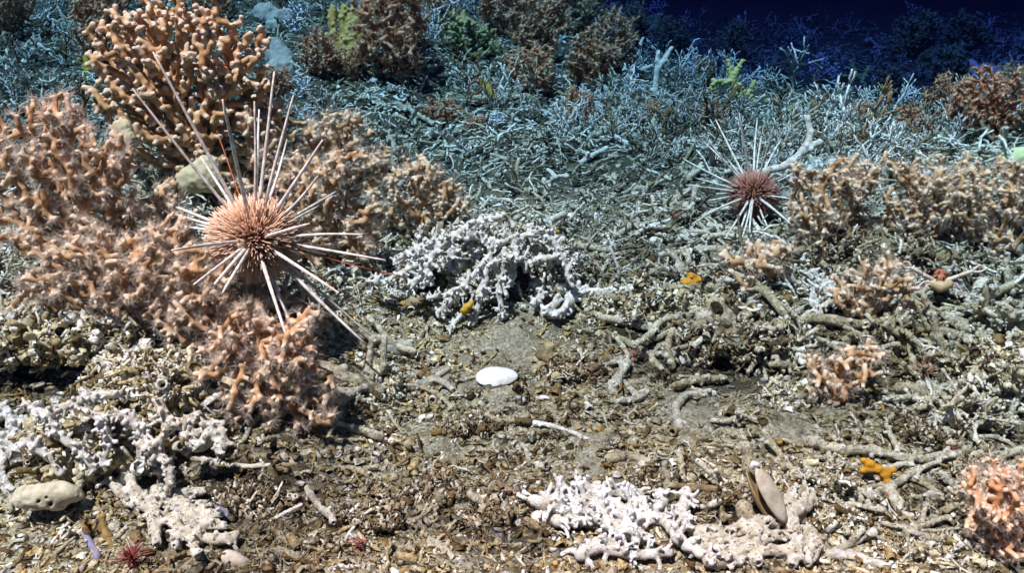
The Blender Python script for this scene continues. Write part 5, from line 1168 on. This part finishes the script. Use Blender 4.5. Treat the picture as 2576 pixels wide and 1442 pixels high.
# ------------------------------------------------------------------ single coral fragments among the rubble
def fragments():
    rs = np.random.default_rng(77); lib = []
    for k in range(14):
        P = [np.array([0., 0, 0])]; dv = np.array([1., 0, 0]); fork = k % 3 == 0; S = Sdf(); n = 7
        for i in range(n): dv = norm(dv + rs.normal(0, 0.20, 3) * np.array([1, 1, 0.5])); P.append(P[-1] + dv / n)
        P = np.array(P); P -= P.mean(0); r = rs.uniform(0.045, 0.085)
        for i in range(n): ra = r * rs.uniform(0.85, 1.15); S.cap(P[i], P[i + 1], ra, ra, 0.1, 0.3 + 0.5 * (i == n - 1))
        S.sub(P[-1] + norm(P[-1] - P[-2]) * r * 1.1, P[-1], r * 0.62, r * 0.4)
        for j in range(rs.integers(1, 5)):
            i = rs.integers(1, n); s = norm(np.cross(P[i] - P[i - 1], rs.normal(0, 1, 3))); q = P[i] + s * r * rs.uniform(1.6, 2.4); S.cap(P[i], q, r * 0.6, r * 0.6, 0.2, 0.8); S.sub(q + s * r * 0.7, q + s * r * 0.1, r * 0.4, r * 0.25)
        if fork:
            s = norm(norm(P[4] - P[3]) + rs.choice([-1, 1]) * np.array([0, 0.9, 0.1])); S.cap(P[3], P[3] + s * 0.22, r * 0.9, r * 0.8, 0.1, 0.3); S.cap(P[3] + s * 0.22, P[3] + s * 0.42 + rs.normal(0, 0.03, 3), r * 0.8, r * 0.8, 0.2, 0.8)
        V, F, T = S.build(r / 3.4, r * 0.4, rs, amp=r * 0.14, cell=3, amp2=r * 0.18, cell2=9)
        bend = np.linalg.norm(P[-1] - P[0]); shape = 'forked' if fork else ('straight' if bend > 0.9 else 'crooked'); lib.append((V, F, T, shape))
    proto = {}; recs = []
    pts = np.concatenate([ground_points(150, 640, 1400, rs, 20, 2550), ground_points(250, 250, 640, rs, 640, 2550), ground_points(75, 60, 330, rs, 620, 2500)])
    uv = np.array([project((x, y, float(height(x, y)))) for x, y in pts])
    for i, (x, y) in enumerate(pts):
        u, v = uv[i]
        if not (15 < u < 2560 and 60 < v < 1410): continue
        if u < 640 and v < 1150 or (u < 980 and v < 900): continue
        if any(math.hypot(u - L[1], (v - L[2]) * 1.2) < (130 if 'urchin' in L[0] or 'big' in L[0] else 95 if 'white' in L[0] or 'clam' in L[0] else 50) for L in LAND): continue
        k = int(rs.integers(14)); tone = rs.choice(['pale', 'tan', 'grey', 'white', 'rust'], p=[0.4, 0.3, 0.14, 0.02, 0.14]) if v > 640 else rs.choice(['pale', 'grey', 'white', 'tan'], p=[0.45, 0.27, 0.18, 0.1])
        d = math.hypot(x, y); L = rs.uniform(0.018, 0.048) * (0.75 + 0.35 * d) if v > 640 else rs.uniform(0.03, 0.075) * (0.5 + 0.3 * d)
        if (k, tone) not in proto:
            V, F, T, shape = lib[k]; o = mk('coral_fragment', V, F, M[tone], attrs={'tip': np.clip(T, 0, 1)}); proto[(k, tone)] = o
        else:
            o = proto[(k, tone)].copy(); COL.objects.link(o)
        pitch = rs.normal(0, 0.22); up = v < 560 and rs.random() < 0.08
        if up: pitch = -rs.uniform(0.7, 1.3)
        o.location = (x, y, float(height(x, y)) + L * (0.09 + 0.42 * abs(math.sin(pitch)) * (1 if up else 0.6))); o.rotation_euler = (rs.uniform(0, 6.28), pitch, rs.uniform(0, 6.28)); o.scale = (L, L, L)
        recs.append((o, u, v, 'short' if L < (0.045 if v > 640 else 0.065) else 'long', {'pale': 'cream', 'tan': 'tan', 'grey': 'grey', 'white': 'white', 'rust': 'brown'}[tone], 'upright' if up else lib[k][3]))
    for o, *_r in recs: tag(o, None, 'coral fragment', 'coral fragments lying among the rubble')
    label_by_place([(o, u, v, f'{size} {shape} {tone}') for o, u, v, size, tone, shape in recs], 'coral fragment')
fragments()

# ------------------------------------------------------------------ the water itself
def haze():
    lo, hi = np.array([-20, -4, -2.0]), np.array([20, 16, 0.52])
    V = np.array([[x, y, z] for x in (lo[0], hi[0]) for y in (lo[1], hi[1]) for z in (lo[2], hi[2])])
    F = np.array([[0, 1, 3, 2], [4, 6, 7, 5], [0, 4, 5, 1], [2, 3, 7, 6], [0, 2, 6, 4], [1, 5, 7, 3]])
    m = bpy.data.materials.new('water'); m.use_nodes = True; nt = m.node_tree; nt.nodes.clear()
    out = nt.nodes.new('ShaderNodeOutputMaterial'); p = nt.nodes.new('ShaderNodeVolumePrincipled')
    p.inputs['Density'].default_value = 1.8
    p.inputs['Color'].default_value = (0.00003, 0.0003, 0.0011, 1)
    k = (1.62, 0.49, 0.24)
    p.inputs['Absorption Color'].default_value = (*[(1 - q / 1.8) ** 2 for q in k], 1)
    nt.links.new(p.outputs[0], out.inputs['Volume'])
    tag(mk('haze', V, [F], m), kind='stuff')
haze()
for o in list(bpy.data.objects):
    if '_o' in o: del o['_o']
